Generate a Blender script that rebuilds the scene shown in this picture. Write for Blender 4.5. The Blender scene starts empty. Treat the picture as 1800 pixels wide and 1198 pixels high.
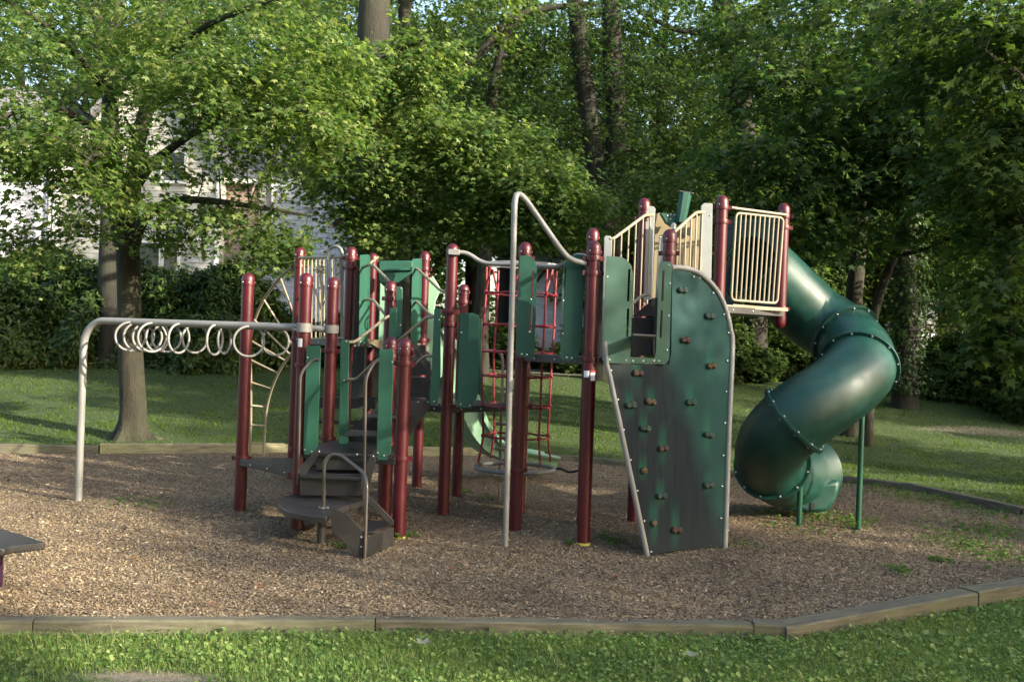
import bpy, bmesh, math, random
import numpy as np
from mathutils import Vector, Matrix, noise
R = math.radians
rng = np.random.default_rng(7)
random.seed(7)
sc = bpy.context.scene
COL = sc.collection
# ------------------------------------------------------------------ camera model (35 mm lens, 1.93 m up, rolled 2.1 degrees)
F, H, TH = 1750.0, 1.93, R(2.1)
CT, ST = math.cos(TH), math.sin(TH)
def pp(x, y, Y):
    dx, dy = x - 900, y - 599
    cx = dx * CT + dy * ST; cy = -dx * ST + dy * CT
    return Vector((cx / F * Y, Y, H - cy / F * Y))
def pz(x, y, z=0.0):
    dx, dy = x - 900, y - 599
    cy = -dx * ST + dy * CT
    return pp(x, y, (H - z) * F / cy)
cam_d = bpy.data.cameras.new('camera'); cam = bpy.data.objects.new('camera', cam_d); COL.objects.link(cam)
cam.location = (0, 0, H)
cam.rotation_euler = (Matrix.Rotation(R(90), 3, 'X') @ Matrix.Rotation(TH, 3, 'Z')).to_euler()
cam_d.sensor_width = 36; cam_d.lens = 35; cam_d.clip_end = 2000; cam_d.clip_start = .1
cam_d.dof.use_dof = True; cam_d.dof.focus_distance = 9.8; cam_d.dof.aperture_fstop = 6.5
sc.camera = cam
# ------------------------------------------------------------------ light
SUN = Vector((.86, -.50, math.tan(R(21)))).normalized()
w = bpy.data.worlds.new("World"); sc.world = w; w.use_nodes = True
nt = w.node_tree; nt.nodes.clear()
sk = nt.nodes.new('ShaderNodeTexSky'); sk.sky_type = 'NISHITA'; sk.sun_disc = False
sk.sun_elevation = R(21); sk.sun_rotation = math.atan2(SUN.x, SUN.y); sk.dust_density = 3.0; sk.air_density = 1.0; sk.ozone_density = .6
bg = nt.nodes.new('ShaderNodeBackground'); bg.inputs[1].default_value = .15
wo = nt.nodes.new('ShaderNodeOutputWorld')
nt.links.new(sk.outputs[0], bg.inputs[0]); nt.links.new(bg.outputs[0], wo.inputs[0])
sl = bpy.data.lights.new('sun', 'SUN'); sl.energy = 4.2; sl.angle = R(.6); sl.color = (1, .90, .72)
so = bpy.data.objects.new('sun', sl); COL.objects.link(so); so.rotation_euler = SUN.to_track_quat('Z', 'Y').to_euler()
vs = sc.view_settings; vs.view_transform = 'Standard'; vs.look = 'None'; vs.gamma = 1; vs.exposure = 1.85
sc.render.engine = 'CYCLES'
try:
    sc.cycles.max_bounces = 8; sc.cycles.diffuse_bounces = 5; sc.cycles.transmission_bounces = 6; sc.cycles.use_denoising = True
except Exception: pass

# ------------------------------------------------------------------ materials
def new_mat(name):
    m = bpy.data.materials.new(name); m.use_nodes = True
    n = m.node_tree; n.nodes.clear()
    out = n.nodes.new('ShaderNodeOutputMaterial')
    return m, n, out
def N(n, t, **kw):
    x = n.nodes.new(t)
    for k, v in kw.items(): setattr(x, k, v)
    return x
def ramp(n, fac, stops):
    r = N(n, 'ShaderNodeValToRGB'); e = r.color_ramp.elements
    while len(e) < len(stops): e.new(.5)
    for a, (p, c) in zip(e, stops): a.position = p; a.color = (*c, 1)
    n.links.new(fac, r.inputs[0]); return r.outputs[0]
def coords(n, scale=(1, 1, 1), which='Object'):
    t = N(n, 'ShaderNodeTexCoord'); m = N(n, 'ShaderNodeMapping'); m.inputs['Scale'].default_value = scale
    n.links.new(t.outputs[which], m.inputs[0]); return m.outputs[0]
def noise_t(n, vec, scale, detail=4, rough=.55):
    t = N(n, 'ShaderNodeTexNoise'); t.inputs['Scale'].default_value = scale; t.inputs['Detail'].default_value = detail
    t.inputs['Roughness'].default_value = rough; n.links.new(vec, t.inputs['Vector']); return t.outputs['Fac']
def bump(n, h, strength, dist, bsdf):
    b = N(n, 'ShaderNodeBump'); b.inputs['Strength'].default_value = strength; b.inputs['Distance'].default_value = dist
    n.links.new(h, b.inputs['Height']); n.links.new(b.outputs[0], bsdf.inputs['Normal'])
def mixc(n, fac, a, b, mode='MIX'):
    m = N(n, 'ShaderNodeMix', data_type='RGBA', blend_type=mode)
    for k, v in ((0, fac), (6, a), (7, b)):
        if isinstance(v, (int, float)): m.inputs[k].default_value = v
        elif isinstance(v, tuple): m.inputs[k].default_value = (*v, 1)
        else: n.links.new(v, m.inputs[k])
    return m.outputs[2]
def math_n(n, op, a, b=None):
    m = N(n, 'ShaderNodeMath', operation=op)
    for i, v in enumerate((a, b)):
        if v is None: continue
        if isinstance(v, (int, float)): m.inputs[i].default_value = v
        else: n.links.new(v, m.inputs[i])
    return m.outputs[0]
def paint(name, col, rough=.35, var=.25, vs_=6.0, metallic=0, dirt=(.12, .1, .08), dirtamt=.25, bumpy=.0, coat=0, scratch=.0):
    m, n, out = new_mat(name)
    b = N(n, 'ShaderNodeBsdfPrincipled')
    c = coords(n)
    f = noise_t(n, c, vs_, 5)
    dark = tuple(x * (1 - var) for x in col); light = tuple(min(1, x * (1 + var)) for x in col)
    cc = ramp(n, f, [(.3, dark), (.7, light)])
    f2 = noise_t(n, c, 2.3, 8, .7)
    d = ramp(n, f2, [(.5, (0, 0, 0)), (.78, (1, 1, 1))])
    cc = mixc(n, math_n(n, 'MULTIPLY', d, dirtamt), cc, dirt)
    n.links.new(cc, b.inputs['Base Color'])
    rr = N(n, 'ShaderNodeMapRange'); rr.inputs[3].default_value = rough * .8; rr.inputs[4].default_value = min(1, rough * 1.5)
    n.links.new(f2, rr.inputs[0]); n.links.new(rr.outputs[0], b.inputs['Roughness'])
    b.inputs['Metallic'].default_value = metallic
    if coat: b.inputs['Coat Weight'].default_value = coat; b.inputs['Coat Roughness'].default_value = .15
    if bumpy: bump(n, noise_t(n, c, 60, 3), bumpy, .003, b)
    n.links.new(b.outputs[0], out.inputs[0]); return m
M = {}
M['red'] = paint('dark red enamel', (.062, .0028, .007), .34, .08, dirtamt=.03, coat=.05)
M['red_rope'] = paint('red coated rope', (.22, .012, .02), .45, .2, 20, dirtamt=.2)
M['beige'] = paint('beige enamel', (.23, .195, .13), .4, .08, dirtamt=.2)
M['grey'] = paint('warm grey enamel', (.19, .19, .178), .42, .08, dirtamt=.25)
M['plate'] = paint('pale grey board', (.22, .235, .23), .45, .06, dirtamt=.2)
M['tan'] = paint('tan plastic board', (.23, .18, .10), .45, .06, dirtamt=.15)
M['green'] = paint('green board', (.007, .062, .038), .5, .14, 3, dirtamt=.10, dirt=(.08, .11, .08))
M['green_pole'] = paint('green enamel', (.005, .065, .037), .35, .1)
M['metal'] = paint('galvanised bolt', (.6, .6, .58), .3, .05, metallic=.8, dirtamt=.1)
M['dark_tube'] = paint('brown steel tube', (.05, .043, .037), .28, .15, coat=.2)
M['white'] = paint('white label', (.75, .75, .74), .5, .03, dirtamt=.1)
M['yellow'] = paint('yellow tape', (.45, .42, .06), .6, .2)
M['purple'] = paint('dark purple enamel', (.03, .008, .03), .3, .1, dirtamt=.05)
M['black'] = paint('black plastic', (.012, .012, .013), .45, .2, dirtamt=.1)
M['decal_red'] = paint('red label band', (.5, .03, .03), .5, .05)
def slide_mat():
    m, n, out = new_mat('green moulded plastic'); b = N(n, 'ShaderNodeBsdfPrincipled')
    c = coords(n); f = noise_t(n, c, 2.2, 5); f2 = noise_t(n, c, 9, 8, .7)
    cc = ramp(n, f, [(.3, (.0025, .034, .025)), (.75, (.006, .056, .039))])
    cc = mixc(n, math_n(n, 'MULTIPLY', ramp(n, f2, [(.5, (0, 0, 0)), (.75, (1, 1, 1))]), .22), cc, (.06, .10, .08))
    st = noise_t(n, coords(n, (9, 9, .6)), 2.5, 6, .65)
    cc = mixc(n, math_n(n, 'MULTIPLY', ramp(n, st, [(.54, (0, 0, 0)), (.74, (1, 1, 1))]), .35), cc, (.035, .05, .04))
    n.links.new(cc, b.inputs['Base Color'])
    rr = N(n, 'ShaderNodeMapRange'); rr.inputs[3].default_value = .3; rr.inputs[4].default_value = .6
    n.links.new(f2, rr.inputs[0]); n.links.new(rr.outputs[0], b.inputs['Roughness'])
    bump(n, noise_t(n, c, 7, 3), .12, .01, b)
    n.links.new(b.outputs[0], out.inputs[0]); return m
M['slide'] = slide_mat()
def pale_slide():  # sunlight on the rear slide is painted into this pale base colour
    m, n, out = new_mat('green moulded plastic in sunlit tone'); b = N(n, 'ShaderNodeBsdfPrincipled')
    c = coords(n); f = noise_t(n, c, 3, 5)
    n.links.new(ramp(n, f, [(.3, (.16, .30, .19)), (.7, (.24, .40, .27))]), b.inputs['Base Color'])
    b.inputs['Roughness'].default_value = .4; n.links.new(b.outputs[0], out.inputs[0]); return m
M['pale'] = pale_slide()
def deck_mat():
    m, n, out = new_mat('perforated brown coated steel'); b = N(n, 'ShaderNodeBsdfPrincipled')
    t = N(n, 'ShaderNodeTexCoord')
    ms = []
    for axis_scale in ((42, 42, 42),):
        mp = N(n, 'ShaderNodeMapping'); mp.inputs['Scale'].default_value = axis_scale; mp.inputs['Rotation'].default_value = (0, 0, .3)
        n.links.new(t.outputs['Object'], mp.inputs[0])
        fr = N(n, 'ShaderNodeVectorMath', operation='FRACTION'); n.links.new(mp.outputs[0], fr.inputs[0])
        sb = N(n, 'ShaderNodeVectorMath', operation='SUBTRACT'); sb.inputs[1].default_value = (.5, .5, .5); n.links.new(fr.outputs[0], sb.inputs[0])
        ab = N(n, 'ShaderNodeVectorMath', operation='ABSOLUTE'); n.links.new(sb.outputs[0], ab.inputs[0])
        sp = N(n, 'ShaderNodeSeparateXYZ'); n.links.new(ab.outputs[0], sp.inputs[0])
    geo = N(n, 'ShaderNodeNewGeometry'); sn = N(n, 'ShaderNodeSeparateXYZ'); n.links.new(geo.outputs['True Normal'], sn.inputs[0])
    up = math_n(n, 'GREATER_THAN', math_n(n, 'ABSOLUTE', sn.outputs[2]), .6)
    # on tops use x,y ; on sides use x,z
    second = N(n, 'ShaderNodeMix'); n.links.new(up, second.inputs[0]); n.links.new(sp.outputs[2], second.inputs[2]); n.links.new(sp.outputs[1], second.inputs[3])
    mx = math_n(n, 'MAXIMUM', sp.outputs[0], second.outputs[0])
    hole = math_n(n, 'LESS_THAN', mx, .27)
    c = coords(n); f = noise_t(n, c, 4, 6)
    base = ramp(n, f, [(.3, (.018, .018, .019)), (.7, (.040, .038, .037))])
    n.links.new(mixc(n, math_n(n, 'MULTIPLY', hole, .85), base, (.006, .006, .006)), b.inputs['Base Color'])
    b.inputs['Roughness'].default_value = .42
    n.links.new(b.outputs[0], out.inputs[0]); return m
M['deck'] = deck_mat()
M['brown'] = paint('brown coated steel', (.026, .024, .023), .4, .2, dirtamt=.16)
def wall_mat():
    m, n, out = new_mat('worn green climbing board'); b = N(n, 'ShaderNodeBsdfPrincipled')
    c = coords(n)
    f = noise_t(n, c, 3, 4)
    grn = ramp(n, f, [(.3, (.004, .034, .031)), (.7, (.007, .047, .042))])
    # scuffed grey-black zone: lower left; object coordinates = metres in the board's own plane (x across, z up)
    sp = N(n, 'ShaderNodeSeparateXYZ'); n.links.new(c, sp.inputs[0])
    wob = math_n(n, 'MULTIPLY', math_n(n, 'SUBTRACT', noise_t(n, coords(n, (1.6, 1, 1.1)), 2.2, 5, .6), .5), .75)
    # mask = 0.95*z - 1.75 + 1.5*x  < 0
    a = math_n(n, 'ADD', math_n(n, 'MULTIPLY', sp.outputs[0], 1.9), math_n(n, 'MULTIPLY', sp.outputs[2], .62))
    a = math_n(n, 'ADD', a, wob)
    s = N(n, 'ShaderNodeMapRange', interpolation_type='SMOOTHSTEP'); s.inputs[1].default_value = 1.30; s.inputs[2].default_value = 1.75
    s.inputs[3].default_value = 1; s.inputs[4].default_value = 0; n.links.new(a, s.inputs[0])
    streak = noise_t(n, coords(n, (13, 1, 1.0)), 1.6, 7, .7)
    g = ramp(n, streak, [(.3, (.008, .012, .015)), (.6, (.016, .021, .024)), (.8, (.027, .032, .034))])
    k = math_n(n, 'MULTIPLY', s.outputs[0], ramp(n, streak, [(.25, (1, 1, 1)), (.62, (.94, .94, .94)), (.74, (.7, .7, .7))]))
    cc = mixc(n, k, grn, g)
    # dark band of grime under the right part + mud at bottom
    mud = N(n, 'ShaderNodeMapRange', interpolation_type='SMOOTHSTEP'); mud.inputs[1].default_value = .0; mud.inputs[2].default_value = .45; mud.inputs[3].default_value = .65; mud.inputs[4].default_value = 0
    n.links.new(math_n(n, 'ADD', sp.outputs[2], math_n(n, 'MULTIPLY', wob, .5)), mud.inputs[0])
    cc = mixc(n, mud.outputs[0], cc, (.021, .026, .028))
    n.links.new(cc, b.inputs['Base Color'])
    r_ = N(n, 'ShaderNodeMapRange'); r_.inputs[3].default_value = .5; r_.inputs[4].default_value = .75; b.inputs['Specular IOR Level'].default_value = .1; n.links.new(s.outputs[0], r_.inputs[0]); n.links.new(r_.outputs[0], b.inputs['Roughness'])
    n.links.new(b.outputs[0], out.inputs[0]); return m
M['wall_board'] = wall_mat()
for nm, cl in (('hold_brown', (.05, .025, .02)), ('hold_green', (.022, .045, .034)), ('hold_tan', (.075, .052, .024))):
    M[nm] = paint(nm.replace('_', ' '), cl, .7, .25, 25, bumpy=.5)
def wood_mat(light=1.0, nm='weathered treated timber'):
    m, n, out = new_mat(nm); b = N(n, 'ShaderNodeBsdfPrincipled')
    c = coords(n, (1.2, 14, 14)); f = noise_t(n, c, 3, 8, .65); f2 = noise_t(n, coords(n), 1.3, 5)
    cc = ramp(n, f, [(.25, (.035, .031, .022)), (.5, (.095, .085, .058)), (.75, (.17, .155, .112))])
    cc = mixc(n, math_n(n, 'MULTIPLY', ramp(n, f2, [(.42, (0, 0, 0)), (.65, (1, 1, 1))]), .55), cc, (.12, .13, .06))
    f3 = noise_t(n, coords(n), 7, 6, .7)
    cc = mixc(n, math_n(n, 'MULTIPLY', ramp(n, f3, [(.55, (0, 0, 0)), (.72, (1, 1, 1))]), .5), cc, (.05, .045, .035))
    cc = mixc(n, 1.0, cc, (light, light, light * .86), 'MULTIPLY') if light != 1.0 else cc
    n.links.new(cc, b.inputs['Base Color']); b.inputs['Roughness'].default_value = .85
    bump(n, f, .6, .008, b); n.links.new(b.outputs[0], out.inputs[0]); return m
M['timber'] = wood_mat(); M['timber_pale'] = wood_mat(2.3, 'paler yellowish timber')  # timber_pale: brighter, yellower copy of the timber colour for two back beams
def nzc(n, c):
    t = N(n, 'ShaderNodeTexNoise'); t.inputs['Scale'].default_value = 2.5; n.links.new(c, t.inputs['Vector']); return t.outputs['Color']
def bark_mat(name, a, bb, sc_=1.0):
    m, n, out = new_mat(name); b = N(n, 'ShaderNodeBsdfPrincipled')
    c = coords(n, (6 * sc_, 6 * sc_, 1.3 * sc_)); f = noise_t(n, c, 2.2, 9, .68)
    v = N(n, 'ShaderNodeTexVoronoi', feature='DISTANCE_TO_EDGE'); v.inputs['Scale'].default_value = 6; n.links.new(mixc(n, .35, c, nzc(n, c)), v.inputs['Vector'])
    cc = ramp(n, f, [(.3, a), (.7, bb)])
    g = noise_t(n, coords(n), .9, 4)
    cc = mixc(n, math_n(n, 'MULTIPLY', ramp(n, g, [(.45, (0, 0, 0)), (.7, (1, 1, 1))]), .4), cc, (.05, .065, .03))
    n.links.new(cc, b.inputs['Base Color']); b.inputs['Roughness'].default_value = .9
    hh = math_n(n, 'ADD', math_n(n, 'MULTIPLY', ramp(n, v.outputs[0], [(0, (0, 0, 0)), (.15, (1, 1, 1))]), .12), f)
    bump(n, hh, .9, .03, b); n.links.new(b.outputs[0], out.inputs[0]); return m
M['bark'] = bark_mat('maple bark', (.010, .009, .005), (.034, .030, .017))
M['bark_dark'] = bark_mat('dark bark', (.008, .007, .005), (.024, .021, .015), .6)
def leaf_mat(name, cols, trans=.45, rough=.55, tcol=1.6):
    m, n, out = new_mat(name)
    geo = N(n, 'ShaderNodeNewGeometry')
    c = ramp(n, geo.outputs['Random Per Island'], [(i / (len(cols) - 1), cl) for i, cl in enumerate(cols)])
    big = noise_t(n, coords(n), .55, 3)
    c = mixc(n, .6, c, ramp(n, big, [(.35, (.62, .72, .62)), (.65, (1.25, 1.15, .9))]), 'MULTIPLY')
    b = N(n, 'ShaderNodeBsdfPrincipled'); b.inputs['Roughness'].default_value = rough; b.inputs['Specular IOR Level'].default_value = .22
    n.links.new(c, b.inputs['Base Color'])
    t = N(n, 'ShaderNodeBsdfTranslucent'); n.links.new(mixc(n, 1.0, c, (tcol, tcol * 1.05, tcol * .55), 'MULTIPLY'), t.inputs[0])
    ms = N(n, 'ShaderNodeMixShader'); ms.inputs[0].default_value = trans
    n.links.new(b.outputs[0], ms.inputs[1]); n.links.new(t.outputs[0], ms.inputs[2]); n.links.new(ms.outputs[0], out.inputs[0])
    return m
M['maple'] = leaf_mat('maple leaves', [(.045, .092, .030), (.075, .135, .042), (.12, .18, .054), (.24, .28, .12)], .5)
M['forest'] = leaf_mat('woodland leaves', [(.028, .060, .022), (.046, .086, .028), (.07, .115, .033), (.11, .145, .045)], .5)
M['forest_blue'] = leaf_mat('blue green leaves', [(.026, .060, .026), (.044, .086, .034), (.068, .114, .042), (.105, .145, .052)], .5)
M['rhodo'] = leaf_mat('glossy shrub leaves', [(.022, .045, .014), (.036, .066, .018), (.055, .092, .024), (.09, .125, .035)], .2, .38)
M['ivy'] = leaf_mat('ivy leaves', [(.02, .045, .012), (.04, .075, .02)], .2, .4)
M['grass'] = leaf_mat('grass blades', [(.085, .15, .038), (.12, .20, .05), (.17, .25, .07), (.32, .33, .15)], .4, .5)
M['clover'] = leaf_mat('broad lawn leaves', [(.075, .15, .04), (.12, .205, .055), (.18, .265, .085), (.28, .33, .14)], .4, .5)
M['lawn_grass'] = leaf_mat('short lawn blades', [(.038, .085, .010), (.062, .118, .014), (.095, .155, .02), (.15, .19, .045)], .35)
M['weed'] = leaf_mat('weed leaves', [(.06, .12, .025), (.11, .18, .04)], .4)
def chip_mat():
    m, n, out = new_mat('shredded bark chips'); b = N(n, 'ShaderNodeBsdfPrincipled')
    geo = N(n, 'ShaderNodeNewGeometry')
    c = ramp(n, geo.outputs['Random Per Island'], [(0, (.115, .080, .045)), (.3, (.18, .131, .077)), (.6, (.25, .188, .115)), (.85, (.33, .258, .165)), (1, (.47, .39, .27))])
    c = mixc(n, .85, c, ramp(n, noise_t(n, coords(n), .75, 6, .6), [(.33, (.55, .52, .5)), (.5, (.9, .88, .86)), (.66, (1.15, 1.1, 1.0))]), 'MULTIPLY')
    n.links.new(c, b.inputs['Base Color']); b.inputs['Roughness'].default_value = .9
    n.links.new(b.outputs[0], out.inputs[0]); return m
M['chips'] = chip_mat()
def mulch_mat():
    m, n, out = new_mat('bark mulch ground'); b = N(n, 'ShaderNodeBsdfPrincipled')
    c = coords(n)
    v = N(n, 'ShaderNodeTexVoronoi'); v.inputs['Scale'].default_value = 55; n.links.new(c, v.inputs['Vector'])
    sv = N(n, 'ShaderNodeSeparateXYZ'); n.links.new(v.outputs['Color'], sv.inputs[0])
    cc = ramp(n, sv.outputs[0], [(0, (.07, .050, .030)), (.4, (.14, .104, .064)), (.75, (.22, .170, .108)), (1, (.36, .29, .19))])
    f = noise_t(n, c, .8, 5)
    cc = mixc(n, .8, cc, ramp(n, f, [(.35, (.7, .66, .66)), (.65, (1.15, 1.12, 1.1))]), 'MULTIPLY')
    n.links.new(cc, b.inputs['Base Color']); b.inputs['Roughness'].default_value = .95
    bump(n, math_n(n, 'ADD', v.outputs['Distance'], noise_t(n, c, 30, 4)), .8, .02, b)
    n.links.new(b.outputs[0], out.inputs[0]); return m
M['mulch'] = mulch_mat()
def lawn_mat():
    m, n, out = new_mat('lawn soil and thatch'); b = N(n, 'ShaderNodeBsdfPrincipled')
    c = coords(n)
    f = noise_t(n, c, 16, 6, .7); g = noise_t(n, c, .5, 4)
    cc = ramp(n, f, [(.3, (.016, .036, .006)), (.55, (.036, .064, .011)), (.8, (.08, .09, .032))])
    # dirt where worn
    at = N(n, 'ShaderNodeAttribute', attribute_name='dirt')
    dd = ramp(n, f, [(.3, (.12, .098, .068)), (.7, (.22, .185, .135))])
    k = math_n(n, 'ADD', at.outputs['Fac'], math_n(n, 'MULTIPLY', math_n(n, 'SUBTRACT', f, .5), .9))
    cc = mixc(n, ramp(n, k, [(.35, (0, 0, 0)), (.6, (1, 1, 1))]), cc, dd)
    n.links.new(cc, b.inputs['Base Color']); b.inputs['Roughness'].default_value = .95
    bump(n, f, .6, .03, b); n.links.new(b.outputs[0], out.inputs[0]); return m
M['lawn'] = lawn_mat()
def siding(name, col):
    m, n, out = new_mat(name); b = N(n, 'ShaderNodeBsdfPrincipled'); f = noise_t(n, coords(n, (1, 1, 6)), 1.5, 5)
    n.links.new(ramp(n, f, [(.3, tuple(x * .85 for x in col)), (.7, col)]), b.inputs['Base Color']); b.inputs['Roughness'].default_value = .6
    n.links.new(b.outputs[0], out.inputs[0]); return m
M['siding_cream'] = siding('cream painted siding', (.50, .48, .42)); M['siding_white'] = siding('white painted siding', (.60, .62, .68))
def brick_mat():
    m, n, out = new_mat('old brick'); b = N(n, 'ShaderNodeBsdfPrincipled')
    t = N(n, 'ShaderNodeTexBrick'); t.inputs['Scale'].default_value = 5; t.inputs['Color1'].default_value = (.20, .10, .075, 1); t.inputs['Color2'].default_value = (.30, .21, .17, 1)
    t.inputs['Mortar'].default_value = (.5, .46, .4, 1); t.inputs['Mortar Size'].default_value = .025
    tc = N(n, 'ShaderNodeTexCoord'); sp = N(n, 'ShaderNodeSeparateXYZ'); cb = N(n, 'ShaderNodeCombineXYZ')
    n.links.new(tc.outputs['Object'], sp.inputs[0]); n.links.new(math_n(n, 'ADD', sp.outputs[0], sp.outputs[1]), cb.inputs[0]); n.links.new(sp.outputs[2], cb.inputs[1])
    n.links.new(cb.outputs[0], t.inputs['Vector']); n.links.new(t.outputs[0], b.inputs['Base Color']); b.inputs['Roughness'].default_value = .9
    n.links.new(b.outputs[0], out.inputs[0]); return m
M['brick'] = brick_mat()
def shingle():
    m, n, out = new_mat('grey slate shingles'); b = N(n, 'ShaderNodeBsdfPrincipled')
    t = N(n, 'ShaderNodeTexBrick'); t.inputs['Scale'].default_value = 3; t.inputs['Color1'].default_value = (.10, .10, .11, 1); t.inputs['Color2'].default_value = (.17, .17, .18, 1); t.inputs['Mortar'].default_value = (.05, .05, .05, 1)
    n.links.new(coords(n), t.inputs['Vector']); n.links.new(t.outputs[0], b.inputs['Base Color']); b.inputs['Roughness'].default_value = .8
    n.links.new(b.outputs[0], out.inputs[0]); return m
M['shingle'] = shingle()
M['trim'] = paint('white trim', (.78, .77, .72), .5, .04, dirtamt=.05)
def glass():
    m, n, out = new_mat('dark window glass'); b = N(n, 'ShaderNodeBsdfPrincipled'); b.inputs['Base Color'].default_value = (.03, .035, .035, 1); b.inputs['Roughness'].default_value = .08
    f = noise_t(n, coords(n), 1.2, 3); n.links.new(ramp(n, f, [(.4, (.02, .022, .02)), (.7, (.10, .11, .10))]), b.inputs['Base Color'])
    n.links.new(b.outputs[0], out.inputs[0]); return m
M['glass'] = glass()

# ------------------------------------------------------------------ object helpers
def props(o, label=None, cat=None, group=None, kind=None):
    for k, v in (('label', label), ('category', cat), ('group', group), ('kind', kind)):
        if v: o[k] = v
    return o
def empty(name, loc, label, cat, group=None):
    o = bpy.data.objects.new(name, None); COL.objects.link(o); o.location = loc; o.empty_display_size = .2
    return props(o, label, cat, group)
class MB:
    def __init__(s): s.v = []; s.f = []; s.m = []
    def add(s, vs, fs, mat=0):
        o = len(s.v); s.v += [tuple(v) for v in vs]; s.f += [tuple(i + o for i in f) for f in fs]; s.m += [mat] * len(fs); return s
    def box(s, c, size, rot=None, mat=0):
        hx, hy, hz = [d / 2 for d in size]
        vs = [Vector((x, y, z)) for x in (-hx, hx) for y in (-hy, hy) for z in (-hz, hz)]
        if rot is not None:
            Rm = rot if isinstance(rot, Matrix) else Matrix.Rotation(rot, 3, 'Z'); vs = [Rm @ v for v in vs]
        c = Vector(c); vs = [v + c for v in vs]
        return s.add(vs, [(0, 1, 3, 2), (4, 6, 7, 5), (0, 4, 5, 1), (2, 3, 7, 6), (0, 2, 6, 4), (1, 5, 7, 3)], mat)
    def tube(s, pts, r, seg=14, mat=0, closed=False, cap=True):
        pts = [Vector(p) for p in pts]; n = len(pts); rs = r if isinstance(r, (list, tuple)) else [r] * n
        vs = []; fs = []
        T = []
        for i in range(n):
            a = pts[(i - 1) % n] if (closed or i > 0) else pts[i]; b = pts[(i + 1) % n] if (closed or i < n - 1) else pts[i]
            t = (b - a); T.append(t.normalized() if t.length > 1e-9 else Vector((0, 0, 1)))
        u = T[0].orthogonal().normalized()
        if closed:
            u = Vector((0, 0, 1)).cross(T[0]); u = u.normalized() if u.length > .1 else T[0].orthogonal().normalized()
        for i in range(n):
            u = (u - T[i] * u.dot(T[i])).normalized(); w_ = T[i].cross(u)
            for k in range(seg):
                a = 2 * math.pi * k / seg; vs.append(pts[i] + (u * math.cos(a) + w_ * math.sin(a)) * rs[i])
        for i in range(n if closed else n - 1):
            j = (i + 1) % n
            for k in range(seg):
                l = (k + 1) % seg; fs.append((i * seg + k, i * seg + l, j * seg + l, j * seg + k))
        if cap and not closed:
            fs.append(tuple(range(seg))[::-1]); fs.append(tuple((n - 1) * seg + k for k in range(seg)))
        return s.add(vs, fs, mat)
    def lathe(s, prof, loc, seg=24, mat=0):   # prof: (r, z) list from bottom up
        vs = []; fs = []; loc = Vector(loc)
        for r_, z in prof:
            for k in range(seg):
                a = 2 * math.pi * k / seg; vs.append(loc + Vector((r_ * math.cos(a), r_ * math.sin(a), z)))
        for i in range(len(prof) - 1):
            for k in range(seg):
                l = (k + 1) % seg; fs.append((i * seg + k, i * seg + l, (i + 1) * seg + l, (i + 1) * seg + k))
        fs.append(tuple(range(seg))[::-1]); fs.append(tuple((len(prof) - 1) * seg + k for k in range(seg)))
        return s.add(vs, fs, mat)
    def prism(s, pts, off, mat=0):   # polygon extruded both ways by off/2
        pts = [Vector(p) for p in pts]; off = Vector(off); n = len(pts)
        vs = [p - off / 2 for p in pts] + [p + off / 2 for p in pts]
        fs = [tuple(range(n)), tuple(range(2 * n - 1, n - 1, -1))] + [((i + 1) % n, i, i + n, (i + 1) % n + n) for i in range(n)]
        return s.add(vs, fs, mat)
    def bolt(s, p, r=.009, mat=0, d=Vector((0, -1, 0))):
        d = Vector(d).normalized(); u = d.orthogonal().normalized(); w_ = d.cross(u); p = Vector(p); vs = []; fs = []
        for rr, h in ((r, 0), (r * .9, r * .5), (r * .5, r * .8)):
            for k in range(8):
                a = k * math.pi / 4; vs.append(p + (u * math.cos(a) + w_ * math.sin(a)) * rr + d * h)
        for i in range(2):
            for k in range(8):
                l = (k + 1) % 8; fs.append((i * 8 + k, i * 8 + l, i * 8 + 8 + l, i * 8 + 8 + k))
        fs.append(tuple(range(16, 24))); return s.add(vs, fs, mat)
    def build(s, name, mats, parent=None, origin=None, smooth=True, bevel=0, label=None, ang=40):
        if not isinstance(mats, (list, tuple)): mats = [mats]
        org = Vector(origin) if origin is not None else Vector((0, 0, 0))
        me = bpy.data.meshes.new(name); me.from_pydata([tuple(Vector(v) - org) for v in s.v], [], s.f)
        for m in mats: me.materials.append(M[m])
        me.polygons.foreach_set('material_index', s.m)
        bm = bmesh.new(); bm.from_mesh(me); bmesh.ops.recalc_face_normals(bm, faces=bm.faces); bm.to_mesh(me); bm.free()
        if smooth:
            me.polygons.foreach_set('use_smooth', [True] * len(me.polygons)); me.set_sharp_from_angle(angle=R(ang))
        me.update()
        o = bpy.data.objects.new(name, me); COL.objects.link(o)
        if parent is not None:
            o.parent = parent; wm = Matrix.Identity(4); q = parent; loc = Vector((0, 0, 0))
            while q is not None: loc += q.location; q = q.parent
            o.location = org - loc
        else: o.location = org
        if bevel:
            b = o.modifiers.new('bevel', 'BEVEL'); b.width = bevel; b.segments = 2; b.limit_method = 'ANGLE'; b.angle_limit = R(40)
        if label: o['label'] = label
        return o
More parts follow.
